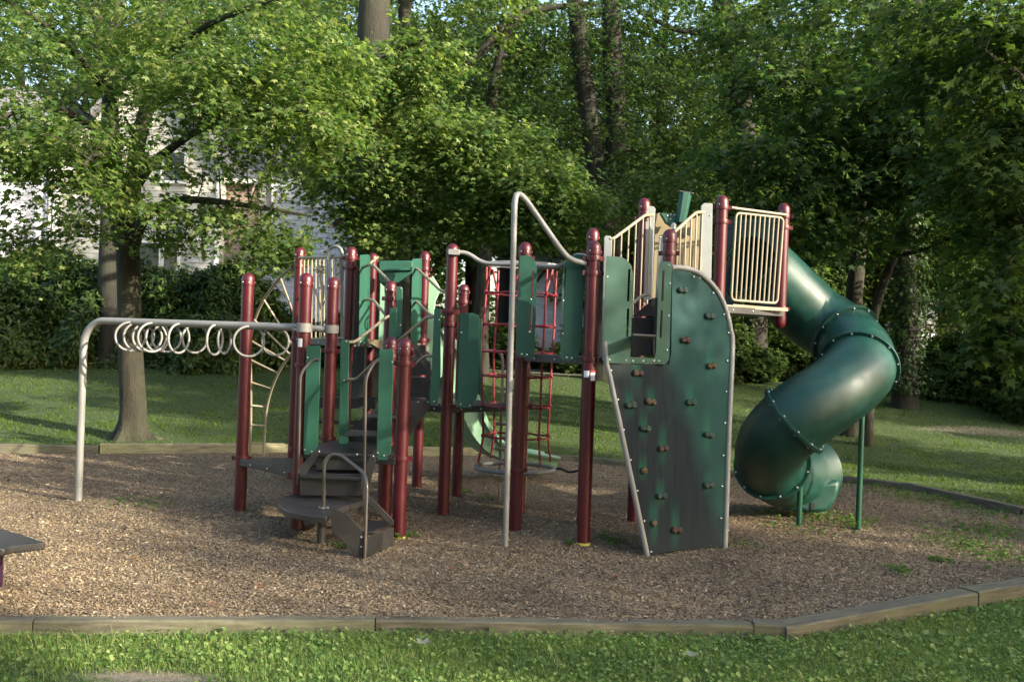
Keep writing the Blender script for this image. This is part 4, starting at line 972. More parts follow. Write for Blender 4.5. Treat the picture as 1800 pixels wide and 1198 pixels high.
# ---- straight slide at the back
ss = empty('straight_slide', (0, 0, 0), 'green straight slide with hood, painted in a sunlit pale tone', None); ss.parent = PS; ss.location = (-.6, 2.6, 0)
lc = [pp(735, 606, 12.9), pp(765, 640, 13.05), pp(790, 700, 13.2), pp(815, 748, 13.35), pp(850, 785, 13.5), pp(900, 803, 13.65), pp(968, 812, 13.85)]
S_ = spline(lc, 6); vs = []; fs = []
sec = [(-.30, .20), (-.27, .23), (-.235, .20), (-.21, .03), (-.12, 0), (.12, 0), (.21, .03), (.235, .20), (.27, .23), (.30, .20)]
sec = sec + [(a * .97 if abs(a) > .25 else a, b - .03) for a, b in reversed(sec)]
kk = len(sec)
for i, p in enumerate(S_):
    t_ = (S_[min(i + 1, len(S_) - 1)] - S_[max(i - 1, 0)]).normalized(); side = Vector((t_.y, -t_.x, 0)).normalized(); up_ = side.cross(t_)
    if up_.z < 0: up_ = -up_
    for (a, b) in sec: vs.append(p + side * a * 1.1 + up_ * (b * (1.7 - 1.0 * i / len(S_)) - .05))
for i in range(len(S_) - 1):
    for k in range(kk):
        l = (k + 1) % kk; fs.append((i * kk + k, i * kk + l, (i + 1) * kk + l, (i + 1) * kk + k))
fs.append(tuple(range(kk))); fs.append(tuple((len(S_) - 1) * kk + k for k in range(kk)))
m = MB(); m.add(vs, fs); sub(m, 'chute', 'pale', ss, S_[0], ang=50)
def hp(pl, Y0, Y1, mat, nm, bev=.01):
    a = [pp(x, y, Y0) for x, y in pl]; m = MB(); m.prism([p + Vector((0, (Y1 - Y0) / 2, 0)) for p in a], (0, Y1 - Y0, 0)); return sub(m, nm, mat, ss, a[0], bevel=bev)
hp([(666, 460), (670, 458), (725, 458), (725, 478), (700, 497), (668, 498), (666, 490)], 13.0, 13.12, 'green', 'hood')
hp([(670, 473), (726, 471), (726, 475), (670, 477)], 12.96, 12.995, 'green', 'hood_rib')
hp([(668, 497), (683, 512), (677, 560), (673, 600), (664, 605), (666, 560)], 12.9, 12.96, 'pale', 'hood_side')
hp([(751, 476), (762, 487), (773, 505), (773, 512), (765, 530), (763, 556), (764, 572), (775, 590), (778, 660), (770, 668), (748, 636), (744, 606), (748, 520)], 12.75, 12.81, 'pale', 'hood_side')
# ---- rope net tower
rn = empty('rope_net', (0, 0, 0), 'tube shaped net of red ropes over a grey ring', None); rn.parent = PS
NY = 11.3; s_n = F / NY
levels = [(473, 66, 918), (516, 65, 916), (571, 66, 913), (618, 66, 910), (660, 65, 908.5), (712, 63, 908), (765, 61, 907)]
base = (822, 69, 905)
rn.location = (0, 0, 0); c0 = pp(905, 822, NY); rn.location = (c0.x, c0.y - 10.5, 0)
def lvl(L): y, r_, x = L; return pp(x, y, NY), r_ / s_n
angs = [R(a) for a in (20, 75, 130, 200, 255, 310)]
def ring(c, r_, n=40): return [c + Vector((math.cos(a), math.sin(a), 0)) * r_ for a in [i * 2 * math.pi / n for i in range(n)]]
cb, rb = lvl(base)
sub(MB().tube(ring(cb, rb, 48), .024, 12, closed=True), 'base_ring', 'grey', rn, cb)
ct, rt = lvl((466, 66, 918)); sub(MB().tube(ring(ct, rt, 48), .015, 12, closed=True), 'top_ring', 'grey', rn, ct)
for L in levels[1:]:
    c, r_ = lvl(L); pts = []
    for i in range(48):
        a = i * 2 * math.pi / 48; nb = min(abs((a - g + math.pi) % (2 * math.pi) - math.pi) for g in angs)
        pts.append(c + Vector((math.cos(a), math.sin(a), 0)) * r_ * (1 - .10 * min(nb / .5, 1)) - Vector((0, 0, .012 * min(nb / .5, 1))))
    sub(MB().tube(pts, .0115, 8, closed=True), 'rope_ring', 'red_rope', rn, c)
for a in angs:
    P_ = []
    for L in levels + [(812, 68, 905)]:
        c, r_ = lvl(L); P_.append(c + Vector((math.cos(a), math.sin(a), 0)) * r_)
    m = MB(); m.tube(spline(P_, 4), .0125, 8)
    for p in P_[1:-1]: m.lathe([(.012, -.024), (.022, -.016), (.024, 0), (.022, .016), (.012, .024)], p, 10)
    sub(m, 'rope', 'red_rope', rn, P_[-1])
    # split top pair
    a2 = a + .22; c, r_ = lvl(levels[0]); q_ = c + Vector((math.cos(a2), math.sin(a2), 0)) * r_; sub(MB().tube([P_[1], q_], .0115, 8), 'rope', 'red_rope', rn, P_[1])
MB().tube(spline([pp(975, 824, 11.3), pp(985, 823, 11.2), pp(1000, 829, 11.2), pp(1018, 826, 11.1)], 5), .014, 8).build('hose', 'black', PS)
# rear pod ladder behind the net
pl_ = empty('pod_ladder', (0, 0, 0), None, None); pl_.parent = PS; g0 = pz(877, 882, 0); pl_.location = (g0.x, g0.y - 10.5, 0)
g1 = pz(921, 888, 0)
sub(MB().tube(rounded([Vector((g0.x, g0.y, -.05)), pp(884, 640, g0.y), pp(882, 620, g0.y), pp(865, 616, g0.y), pp(848, 617, g0.y)], .1), .018, 12), 'ladder_rail', 'beige', pl_, g0)
sub(MB().tube(rounded([Vector((g1.x, g1.y, -.05)), pp(930, 650, g1.y), pp(928, 628, g1.y), pp(912, 620, g1.y)], .1), .018, 12), 'ladder_rail', 'beige', pl_, g1)
for (x, y) in ((880, 744), (880, 788), (879, 836)):
    m = MB(); c = pp(x, y, g0.y); m.lathe([(.06, -.02), (.085, -.012), (.085, .008), (.07, .014)], c, 18); m.tube([c, pp(x + 46, y + 3, g1.y)], .016, 10); sub(m, 'foot_rung', 'beige', pl_, c)
# ================================================================== TREES
MAPLE_T = np.array([[0, .38, .03], [0, 0, 0], [.42, .03, -.08], [.24, .28, 0], [.56, .60, -.12], [.16, .58, 0], [0, 1, -.14], [-.16, .58, 0], [-.56, .60, -.12], [-.24, .28, 0], [-.42, .03, -.08]])
MAPLE_F = np.array([[0, i, i % 10 + 1] for i in range(1, 11)])
LOW_T = np.array([[0, 0, 0], [.48, .42, -.08], [.15, .5, .02], [0, 1, -.12], [-.15, .5, .02], [-.48, .42, -.08]])
LOW_F = np.array([[0, 1, 2], [0, 2, 4], [2, 3, 4], [0, 4, 5]])
KITE_T = np.array([[0, 0, 0], [.42, .5, -.06], [0, 1, -.05], [-.42, .5, -.06]]); KITE_F = np.array([[0, 1, 2, 3]])
LONG_T = np.array([[0, 0, 0], [.16, .45, .02], [0, 1, -.12], [-.16, .45, .02]]); LONG_F = np.array([[0, 1, 2, 3]])
def crown_mesh(name, C, O, nleaf, size, spread, tmpl, tris, mat, parent, droop=.25, jit=.55, rg=None):
    """C (n,3) spray centres, O (n,3) outward dirs"""
    g = rg or rng; n = len(C); idx = np.repeat(np.arange(n), nleaf); m = len(idx)
    Oh = O.copy(); Oh[:, 2] *= .3; Oh /= (np.linalg.norm(Oh, axis=1, keepdims=True) + 1e-9); Sd = np.stack([-Oh[:, 1], Oh[:, 0], np.zeros(n)], 1)
    scl = g.uniform(.7, 1.3, n)[idx]
    u = g.uniform(-1, 1, m); v = g.normal(0, .42, m) * (1.05 - .5 * np.abs(u)); u = u + g.normal(0, .12, m)
    tilt = g.normal(0, .38, n)[idx]
    P = C[idx] + Oh[idx] * (u * spread * scl)[:, None] + Sd[idx] * (v * spread * scl)[:, None]
    P[:, 2] += g.normal(0, .085, m) * spread * 2 - droop * spread * (u + .4) ** 2 * .8 + tilt * v * spread - np.abs(v) * spread * .15
    Nn = np.stack([g.normal(0, jit, m), g.normal(0, jit, m), np.ones(m)], 1) + Oh[idx] * .45
    A = Oh[idx] * .8 + Sd[idx] * np.sign(v)[:, None] * g.uniform(0, 1.2, m)[:, None] + g.normal(0, .35, (m, 3)); A[:, 2] -= .45
    V, Fc = flat_leaves(P, Nn, A, size * g.uniform(.45, 1.4, m), tmpl, tris)
    return np_mesh(name, V, Fc, [mat], parent=parent)
def branches(mb, skel, C, rg, rmin=.008, thick=.03, maxn=900):
    """grow thin curved branches from skeleton points (x,y,z,r) to spray centres; returns outward dirs"""
    nodes = [tuple(s) for s in skel]; NP = np.array(nodes); Out = np.zeros((len(C), 3))
    d = np.sqrt(((C[:, None, :] - NP[None, :, :3]) ** 2).sum(-1)).min(1); order = np.argsort(d)
    pos = [NP[:, :3].copy()]; allp = NP[:, :3].copy(); allr = NP[:, 3].copy(); cnt = 0
    for oi in order:
        c = C[oi]; D = allp - c; dist = np.sqrt((D ** 2).sum(1)); score = dist + np.where(D[:, 2] > 0, D[:, 2] * .7, 0) + np.where(allr < .012, .25, 0)
        j = int(np.argmin(score)); a = Vector(allp[j]); b = Vector(c); L = (b - a).length; r0 = min(allr[j] * .6, thick, .006 + L * .012); r0 = max(r0, rmin)
        o = b - a; Out[oi] = tuple(o) if L > .05 else (rg.normal(), rg.normal(), 0)
        if L < .04: continue
        k = 4 if L > 1.2 else 3
        perp = Vector((rg.normal(), rg.normal(), rg.normal() * .5)) * L * .06; pts = []; rs = []
        for i in range(k + 1):
            t = i / k; pts.append(a + o * t + perp * math.sin(math.pi * t) + Vector((0, 0, L * .10 * math.sin(math.pi * t)))); rs.append(r0 * (1 - t * .65))
        if cnt < maxn: mb.tube(pts, rs, 5, cap=False)
        cnt += 1
        allp = np.vstack([allp, [tuple(p) for p in pts[1:]]]); allr = np.concatenate([allr, rs[1:]])
    return Out
def limb(mb, pts, rs, seg=12, n=6, wob=.0):
    P_ = spline(pts, n); m = len(P_); R_ = []
    for i in range(m):
        t = i / n; j = min(int(t), len(rs) - 2); u = t - j; R_.append(rs[j] * (1 - u) + rs[j + 1] * u)
    if wob: P_ = [p + Vector((noise.noise(p * .9), noise.noise(p * .9 + Vector((7, 3, 1))), 0)) * wob for p in P_]
    mb.tube(P_, R_, seg); return [(p.x, p.y, p.z, r) for p, r in zip(P_, R_)]
def flare(mb, base, r, h=.7, seg=28, nroots=7, ph=0.):
    vs = []; fs = []; zs = [-.15, 0, .04, .1, .2, .35, .55, h]
    for z in zs:
        t = max(0, 1 - max(z, 0) / h)
        for k in range(seg):
            a = 2 * math.pi * k / seg; rr = r * (1 + .95 * t ** 3.6 * (.45 + .85 * max(0, math.cos(nroots * a / 1 + ph + math.sin(a * 2))) ) + .04 * math.sin(5 * a))
            vs.append(Vector(base) + Vector((math.cos(a) * rr, math.sin(a) * rr, z)))
    for i in range(len(zs) - 1):
        for k in range(seg):
            l = (k + 1) % seg; fs.append((i * seg + k, i * seg + l, (i + 1) * seg + l, (i + 1) * seg + k))
    mb.add(vs, fs)
def ell(n, c, r, rg, shell=.5, flat=True):
    """points in ellipsoid biased to the shell"""
    d = rg.normal(0, 1, (n, 3)); d /= np.linalg.norm(d, axis=1, keepdims=True); t = (shell ** 3 + (1 - shell ** 3) * rg.uniform(0, 1, n)) ** (1 / 3)
    return np.array(c) + d * t[:, None] * np.array(r)
def tree_obj(base, label, cat='tree', group=None, name='tree'):
    return empty(name, base, label, cat, group)
def attach(mb, name, mat, root, base):
    return mb.build(name, mat, root, origin=base)

# ---- hero maple at left
g = np.random.default_rng(11)
hb_ = pz(232, 762, .10); base = Vector((hb_.x, hb_.y, gz(hb_.y) - .02)); Yb = hb_.y
T1 = tree_obj(base, 'sunlit maple with forked trunk growing behind the overhead rings', 'tree', None, 'maple_tree')
mb = MB(); flare(mb, base, .218, .7)
q = lambda x, y, dy=0: pp(x, y, Yb + dy)
sk = []
sk += limb(mb, [base + Vector((0, 0, .6)), q(229, 600), q(226, 480), q(222, 400)], [.218, .20, .195, .195], 24, 6)
sk += limb(mb, [q(218, 430), q(206, 370), q(200, 280, -.1), q(190, 180, -.2), q(180, 90, .1), q(168, -60, .2), q(172, -220, .4)], [.15, .145, .135, .12, .10, .08, .05], 16, 5, .08)
sk += limb(mb, [q(226, 430), q(232, 340), q(243, 250, .2), q(262, 150, .3), q(272, 60, .5), q(300, -80, .5), q(320, -220, .5)], [.16, .14, .13, .12, .10, .08, .05], 16, 5, .08)
sk += limb(mb, [q(236, 430), q(255, 385, -.3), q(300, 355, -.8), q(360, 352, -1.2), q(440, 362, -1.4), q(540, 378, -1.5)], [.11, .085, .07, .055, .04, .02], 12, 5, .04)
sk += limb(mb, [q(238, 330, .2), q(270, 285, -.5), q(318, 247, -1.2), q(380, 215, -2.0), q(470, 190, -2.6), q(560, 200, -3.0)], [.09, .075, .06, .045, .03, .02], 10, 5, .04)
sk += limb(mb, [q(196, 250), q(150, 215, -1), q(90, 190, -2), q(20, 200, -2.8), q(-80, 240, -3)], [.08, .065, .05, .035, .02], 10, 5, .04)
sk += limb(mb, [q(186, 160), q(130, 90, -1), q(60, 30, -2), q(-20, -20, -2.4)], [.07, .055, .04, .02], 10, 5, .04)
sk += limb(mb, [q(262, 130, .3), q(340, 60, -1), q(420, 20, -2), q(520, -10, -2.5)], [.07, .05, .04, .02], 10, 5, .04)
sk += limb(mb, [q(205, 330), q(190, 290, -1.5), q(170, 270, -2.6), q(150, 290, -3.4)], [.07, .05, .035, .02], 10, 5, .04)
sk += limb(mb, [q(250, 200, .3), q(290, 150, 1.5), q(330, 110, 3.0), q(360, 100, 4.0)], [.07, .05, .035, .02], 10, 5, .04)
sk += limb(mb, [q(200, 250), q(150, 200, 1.5), q(100, 190, 3.0), q(60, 180, 4)], [.07, .05, .035, .02], 10, 5, .04)
def E(n, x, y, dy, rx, ry, rz, sh=.3):   # ellipsoid given image centre, depth offset, half sizes in metres (x, depth, z)
    c = q(x, y, dy); return ell(n, c, (rx, ry, rz), g, sh)
C = np.vstack([E(96, 150, 120, -1.2, 2.4, 2.4, 1.4), E(46, 130, 265, -2.4, 1.6, 1.1, .42), E(14, 215, 340, -2.6, .9, .8, .22), E(44, 50, 260, -2, 1.5, 1.6, .6), E(8, 30, 380, -1.5, .7, 1.0, .38), E(12, 20, 430, -1.5, .45, .8, .28),
               E(70, 390, 70, -1.6, 2.2, 2.0, 1.1), E(50, 450, 160, -2.2, 1.6, 1.2, .45), E(34, 510, 240, -2.5, 1.2, 1.0, .4), E(12, 330, 372, -1.0, 1.0, .8, .18), E(13, 420, 385, -1.3, .8, .7, .24), E(22, 480, 430, -1.3, .5, .5, .25), E(80, 250, -40, 0, 3.6, 3, 1.4), E(45, 200, 60, 2.2, 3, 1.5, 1.2),
               E(110, 230, -190, 0, 3.6, 3.4, 1.6), E(14, 290, 412, -.5, .6, .5, .12), E(8, 400, 300, -1.2, .7, .6, .3), E(8, 130, 395, -1.6, .5, .6, .2), E(24, 540, 110, -2, 1.0, 1.2, .8)])
keep_ = ~((np.abs(C[:, 0] / C[:, 1] * F + 900 - 232) < 22) & (C[:, 2] < 3.9)); C = C[keep_]
O = branches(mb, sk, C, g, .006, .035)
attach(mb, 'trunk', 'bark', T1, base)
cr = crown_mesh('crown', C, O, 66, .090, .50, MAPLE_T, MAPLE_F, 'maple', T1, rg=g); cr.location = -base
# ---- second maple whose lit boughs hang over the middle of the structure
g = np.random.default_rng(12)
Yb = 22.5; b2x = pp(655, 600, Yb); base = Vector((b2x.x, Yb, gz(Yb)))
q = lambda x, y, dy=0: pp(x, y, Yb + dy)
T2 = tree_obj(base, 'thick dark trunk with sunlit maple boughs reaching right above the net', 'tree', None, 'maple_tree')
mb = MB(); flare(mb, base, .42, .8); sk = []
sk += limb(mb, [base + Vector((0, 0, .6)), q(652, 420), q(652, 250), q(655, 80), q(662, -60), q(668, -260)], [.42, .38, .37, .36, .34, .25], 20, 6, .05)
sk += limb(mb, [q(655, 330), q(700, 310, -1.5), q(770, 250, -2.5), q(830, 270, -3.2), q(900, 300, -3.6), q(990, 330, -3.8)], [.13, .1, .08, .06, .04, .02], 10, 5, .05)
sk += limb(mb, [q(655, 230), q(640, 180, -2), q(660, 120, -3.5), q(700, 90, -4.6), q(750, 70, -5)], [.12, .09, .07, .05, .02], 10, 5, .05)
sk += limb(mb, [q(650, 260), q(600, 240, -2), q(540, 215, -3.5), q(500, 215, -4)], [.12, .08, .05, .02], 10, 5, .05)
sk += limb(mb, [q(655, 380), q(640, 360, -1.5), q(610, 380, -3), q(580, 400, -3.5)], [.1, .07, .05, .02], 10, 5, .05)
sk += limb(mb, [q(660, 350), q(720, 370, -1.5), q(790, 390, -2.4), q(860, 400, -3)], [.1, .07, .05, .02], 10, 5, .05)
C = np.vstack([E(60, 620, 150, -4.2, 1.3, 1.1, .6), E(78, 700, 230, -3.8, 2.0, 1.3, .65), E(76, 830, 250, -3.4, 1.6, 1.2, .55), E(75, 920, 315, -3.6, 1.3, 1.0, .5), E(30, 1000, 350, -3.8, .65, .6, .35), E(30, 735, 95, -4.8, .6, .6, .5), E(50, 575, 180, -3.5, 1.2, 1.2, .8),
               E(40, 655, 330, -3, 1.4, 1.2, .7), E(46, 760, 350, -2.6, 2.2, 1.2, .6), E(36, 670, 410, -2.6, 1.3, 1.0, .5), E(50, 860, 390, -2.8, 1.4, 1.0, .4), E(20, 575, 310, -2.6, .8, 1.0, .6), E(30, 960, 400, -3, 1.0, .8, .25), E(70, 660, 20, 1.6, 4, 1.0, 1.4), E(45, 640, -140, 0, 4.5, 4, 1.4)])
O = branches(mb, sk, C, g, .006, .04); attach(mb, 'trunk', 'bark_dark', T2, base)
cr = crown_mesh('crown', C, O, 64, .100, .56, MAPLE_T, MAPLE_F, 'maple', T2, rg=g); cr.location = -base

# ---- other individual trees
def free_tree(name, label, trunks, lobes, Yb, dens=1.0, leaf='forest', bark='bark_dark', size=.15, nleaf=40, spread=.6, seed=1, tm=(LOW_T, LOW_F), group=None, basez=None, cat='tree'):
    g = np.random.default_rng(seed); x0, y0 = trunks[0][0][0][:2]
    b = pp(x0, y0, Yb); base = Vector((b.x, Yb, gz(Yb) - .05)); root = tree_obj(base, label, cat, group, name); mb = MB(); sk = []
    for pts, rs in trunks:
        P_ = [pp(p[0], p[1], Yb + (p[2] if len(p) > 2 else 0)) for p in pts]
        if pts is trunks[0][0]: P_ = [Vector((P_[0].x, P_[0].y, base.z - .1))] + P_; rs = [rs[0] * 1.25] + list(rs)
        sk += limb(mb, P_, rs, 14, 5, .06)
    cs = []
    for (n, x, y, dy, rx, ry, rz) in lobes: cs.append(ell(max(6, int(n * dens)), pp(x, y, Yb + dy), (rx, ry, rz), g, .35))
    C = np.vstack(cs); O = branches(mb, sk, C, g, .008, .05); attach(mb, 'trunk', bark, root, base)
    cr = crown_mesh('crown', C, O, nleaf, size, spread, tm[0], tm[1], leaf, root, rg=g); cr.location = -base; return root
free_tree('tree', 'slimmer dark trunk standing just right of the thick maple trunk', [([(708, 500), (710, 300), (712, 100), (716, -100), (720, -250)], [.2, .19, .18, .17, .12])], [(50, 780, 70, 1, 3, 2, 1.6), (70, 760, -130, 0, 4, 4, 1.8)], 26, seed=21, leaf='forest_blue')
free_tree('tree', 'slanting slim tree between the maple boughs and the twin trunks', [([(850, 480), (858, 250), (872, 130), (905, 40), (960, 15), (1050, 5)], [.17, .15, .13, .11, .08, .05]), ([(640, 230, 1), (760, 150), (830, 110), (900, 30)], [.16, .14, .12, .1])], [(70, 860, 110, 1, 2.6, 2, 1.6), (50, 910, 230, 0, 2.0, 1.6, 1.0), (60, 980, -20, 0, 3, 3, 1.6)], 25, seed=22, leaf='forest_blue')
free_tree('tree', 'large tree with two tall trunks joined low behind the doorway', [([(1068, 400), (1045, 280), (1030, 150), (1010, 0), (990, -150), (980, -300)], [.34, .26, .24, .22, .2, .12]), ([(1068, 400), (1082, 300), (1080, 150), (1072, 0), (1068, -150), (1070, -300)], [.32, .28, .26, .24, .2, .14]), ([(1058, 365), (1030, 330), (1000, 290), (985, 250)], [.1, .08, .06, .04])],
          [(60, 980, 130, 1, 2.5, 2, 1.4), (80, 1160, 200, -1, 1.6, 2, 1.6), (70, 1210, 60, 0, 2, 3, 1.5), (50, 1050, -140, 0, 5, 4, 1.8), (50, 1190, 340, -3, 1.6, 1.6, .8)], 26, seed=23, leaf='forest_blue', size=.14)
free_tree('tree', 'dark leaning trunk high above the right end of the upper deck', [([(1330, 520), (1318, 330), (1300, 160), (1280, 60), (1262, -60), (1250, -250)], [.3, .3, .3, .3, .28, .2]), ([(1285, 80), (1230, 60), (1180, 50), (1120, 20)], [.1, .08, .06, .04]), ([(1310, 200), (1330, 100), (1350, 0)], [.12, .1, .08])],
          [(110, 1280, 260, -3, 3.0, 1.8, 1.3), (120, 1230, 110, 1, 3, 2.5, 1.5), (90, 1400, 60, -1, 2.5, 2.5, 1.6), (120, 1300, -130, 0, 5, 4, 2), (60, 1180, 380, -3, 2, 1.5, .8)], 27, dens=.7, seed=24)
free_tree('maple_tree', 'slim maple rising behind the upper bend of the tube slide', [([(1502, 520), (1508, 430), (1520, 330), (1530, 200), (1535, 80), (1540, -100)], [.17, .15, .13, .11, .09, .05]), ([(1512, 400, 0), (1470, 330, -1), (1420, 290, -2), (1370, 270, -3)], [.07, .055, .04, .02]), ([(1522, 290), (1580, 220, -1.5), (1640, 190, -2.6)], [.06, .05, .02]), ([(1515, 380), (1550, 340, -1), (1610, 330, -2)], [.06, .04, .02])],
          [(110, 1420, 290, -2, 2.2, 1.4, .6), (90, 1380, 390, -2, 1.7, 1.4, .5), (110, 1560, 200, -2, 2.2, 1.6, .8), (90, 1450, 170, -1, 2.4, 1.6, .9), (60, 1620, 330, -2, 1.5, 1.2, .45), (110, 1500, 30, -1, 3, 2.5, 1.3), (80, 1500, -110, 0, 3, 3, 1.4)], 20, dens=.62, seed=25, size=.15, nleaf=44, tm=(MAPLE_T, MAPLE_F), leaf='forest_blue', bark='bark')
free_tree('tree', 'thin diagonal sapling leaning right beside the ivy covered trunk', [([(1530, 600), (1545, 530), (1566, 470), (1592, 390), (1640, 250), (1670, 150)], [.1, .09, .085, .075, .06, .03]), ([(1572, 450), (1620, 440, -.5), (1680, 415, -1)], [.05, .035, .02])],
          [(60, 1660, 200, -1, 1.6, 1.4, .9), (50, 1700, 400, -1.5, 1.6, 1.2, .4), (50, 1640, 300, -1, 1.5, 1.2, .5)], 19, dens=.7, seed=26, leaf='forest', bark='bark', tm=(MAPLE_T, MAPLE_F), nleaf=40, size=.14)
iv = free_tree('tree', 'thick upright trunk wrapped in ivy right of the tube slide', [([(1592, 690), (1592, 560), (1594, 400), (1600, 250), (1606, 80), (1610, -100), (1614, -260)], [.30, .27, .26, .26, .25, .22, .15]), ([(1600, 250), (1660, 160), (1720, 90)], [.1, .08, .05])],
          [(110, 1680, 60, -1, 3, 2.6, 1.4), (110, 1600, -120, 0, 4, 4, 2), (90, 1720, 200, -2, 2.2, 1.8, .8), (60, 1560, 110, 0, 2, 2, 1)], 23.5, dens=.6, seed=27)
g = np.random.default_rng(31); n = 5200; a = g.uniform(0, 2 * np.pi, n); yy = g.uniform(40, 690, n) ** 1.0
cx = 1592 + (690 - yy) * .024; P = np.zeros((n, 3))
for i in range(n):
    p = pp(cx[i], yy[i], 23.5); rr = .30 + .05 * g.normal() ** 2 + .06 * (1 + math.sin(yy[i] * .03 + a[i] * 2)); P[i] = (p.x + math.cos(a[i]) * rr, p.y + math.sin(a[i]) * rr, p.z)
D = np.stack([np.cos(a), np.sin(a), np.zeros(n)], 1); V, Fc = flat_leaves(P, D + g.normal(0, .35, (n, 3)) + np.array([0, 0, .5]), g.normal(0, .5, (n, 3)) - np.array([0, 0, 1.]), g.uniform(.07, .13, n), LOW_T, LOW_F)
ivo = np_mesh('ivy', V, Fc, ['ivy'], parent=iv); ivo.location = -iv.location
free_tree('tree', 'dark trunk half hidden behind the forked maple at the left', [([(190, 560), (190, 430), (191, 330), (196, 150), (200, -60), (204, -250)], [.24, .22, .22, .2, .18, .12])], [(120, 120, 20, 1, 5, 3, 2.2), (110, 320, -60, 1, 5, 4, 2.2)], 25, seed=28, leaf='forest', bark='bark_dark')
free_tree('tree', 'tall background tree with bluish crown above the white house', [([(545, 470), (548, 250), (552, 50), (556, -150)], [.3, .28, .25, .15])], [(200, 500, 60, 0, 4.5, 4, 3), (130, 450, -120, 0, 6, 5, 2.5), (60, 590, 190, -1, 2.4, 2, 1.2)], 40, seed=29, leaf='forest_blue', size=.2, spread=.9)
free_tree('tree', 'leafy tree at the right edge of the frame with drooping boughs', [([(1960, 560), (1955, 380), (1950, 200), (1945, 0), (1940, -200)], [.26, .24, .22, .2, .1]), ([(1955, 380), (1900, 330, -1), (1830, 380, -2), (1770, 470, -2.6)], [.08, .06, .045, .02]), ([(1950, 260), (1880, 180, -1), (1800, 140, -2), (1730, 90, -3)], [.09, .07, .05, .02])],
          [(34, 1790, 420, -2, .55, .7, .35), (26, 1770, 500, -2.5, .4, .6, .25), (40, 1800, 590, -2.6, .4, .6, .3), (110, 1790, 300, -2, 1.3, 1.3, .7), (120, 1800, 140, -2, 1.8, 1.6, .8), (120, 1760, 20, -2, 2, 1.8, .7), (150, 1960, 150, 0, 2.4, 2.4, 1.8), (140, 1940, -120, 0, 3, 3, 1.8)], 15.5, dens=.62, seed=30, size=.13, nleaf=44, spread=.5, tm=(MAPLE_T, MAPLE_F), leaf='forest', bark='bark')

# ---- generic trees copied: three models
def generic(seed, h, r, lobes, leaf, size, nl, nspray, low=False):
    g = np.random.default_rng(seed); root = tree_obj((0, 0, 0), 'x', 'tree', None, 'tree'); mb = MB(); flare(mb, (0, 0, 0), r, .8)
    sk = limb(mb, [(0, 0, .5), (.1, .05, h * .3), (-.1, .1, h * .6), (.1, 0, h * .9)], [r, r * .85, r * .6, r * .2], 14, 6, .1)
    for k in range(9):
        a = k * 2.4; z0 = h * (.28 + .06 * k); L = h * .26 * (1.1 - .05 * k); sk += limb(mb, [(0, 0, z0), (math.cos(a) * L * .4, math.sin(a) * L * .4, z0 + L * .25), (math.cos(a) * L, math.sin(a) * L, z0 + L * .4)], [r * .4, r * .25, r * .08], 8, 5, .1)
    cs = [ell(int(nspray * fr), (x * h, y * h, z * h), (a * h, b * h, c * h), g, .45) for (fr, x, y, z, a, b, c) in lobes]
    C = np.vstack(cs); O = branches(mb, sk, C, g, .01, .05, 500); mb.build('trunk', 'bark_dark', root)
    crown_mesh('crown', C, O, nl, size, .75, LOW_T, LOW_F, leaf, root, rg=g); return root
GA = generic(41, 13, .28, [(.35, 0, 0, .75, .28, .28, .22), (.25, .15, -.05, .5, .22, .22, .14), (.25, -.14, .05, .5, .22, .22, .14), (.15, 0, -.1, .36, .26, .24, .08)], 'forest', .19, 42, 620)
GB = generic(42, 15, .32, [(.4, 0, 0, .72, .24, .24, .26), (.3, .1, -.1, .45, .2, .2, .16), (.3, -.12, 0, .35, .22, .22, .12)], 'forest_blue', .19, 42, 640)
GC = generic(43, 10, .2, [(.4, 0, 0, .6, .3, .3, .26), (.3, .12, -.1, .35, .26, .24, .16), (.3, -.14, .05, .28, .26, .26, .13)], 'forest', .17, 42, 560)
def dup_tree(src, x, y, rz, s, label, group=None):
    r = src.copy(); COL.objects.link(r); r.location = (x, y, gz(y) - .1); r.rotation_euler = (0, 0, rz); r.scale = (s, s, s); r['label'] = label
    if group: r['group'] = group
    for ch in list(src.children):
        c = ch.copy(); COL.objects.link(c); c.parent = r
    return r
def at_px(x, Y): return (pp(x, 620, Y).x, Y)
used = set()
def put(src, x, y, rz, s, label, group=None):
    if src.name not in used:
        used.add(src.name); src.location = (x, y, gz(y) - .1); src.rotation_euler = (0, 0, rz); src.scale = (s, s, s); src['label'] = label
        if group: src['group'] = group
        return src
    return dup_tree(src, x, y, rz, s, label, group)
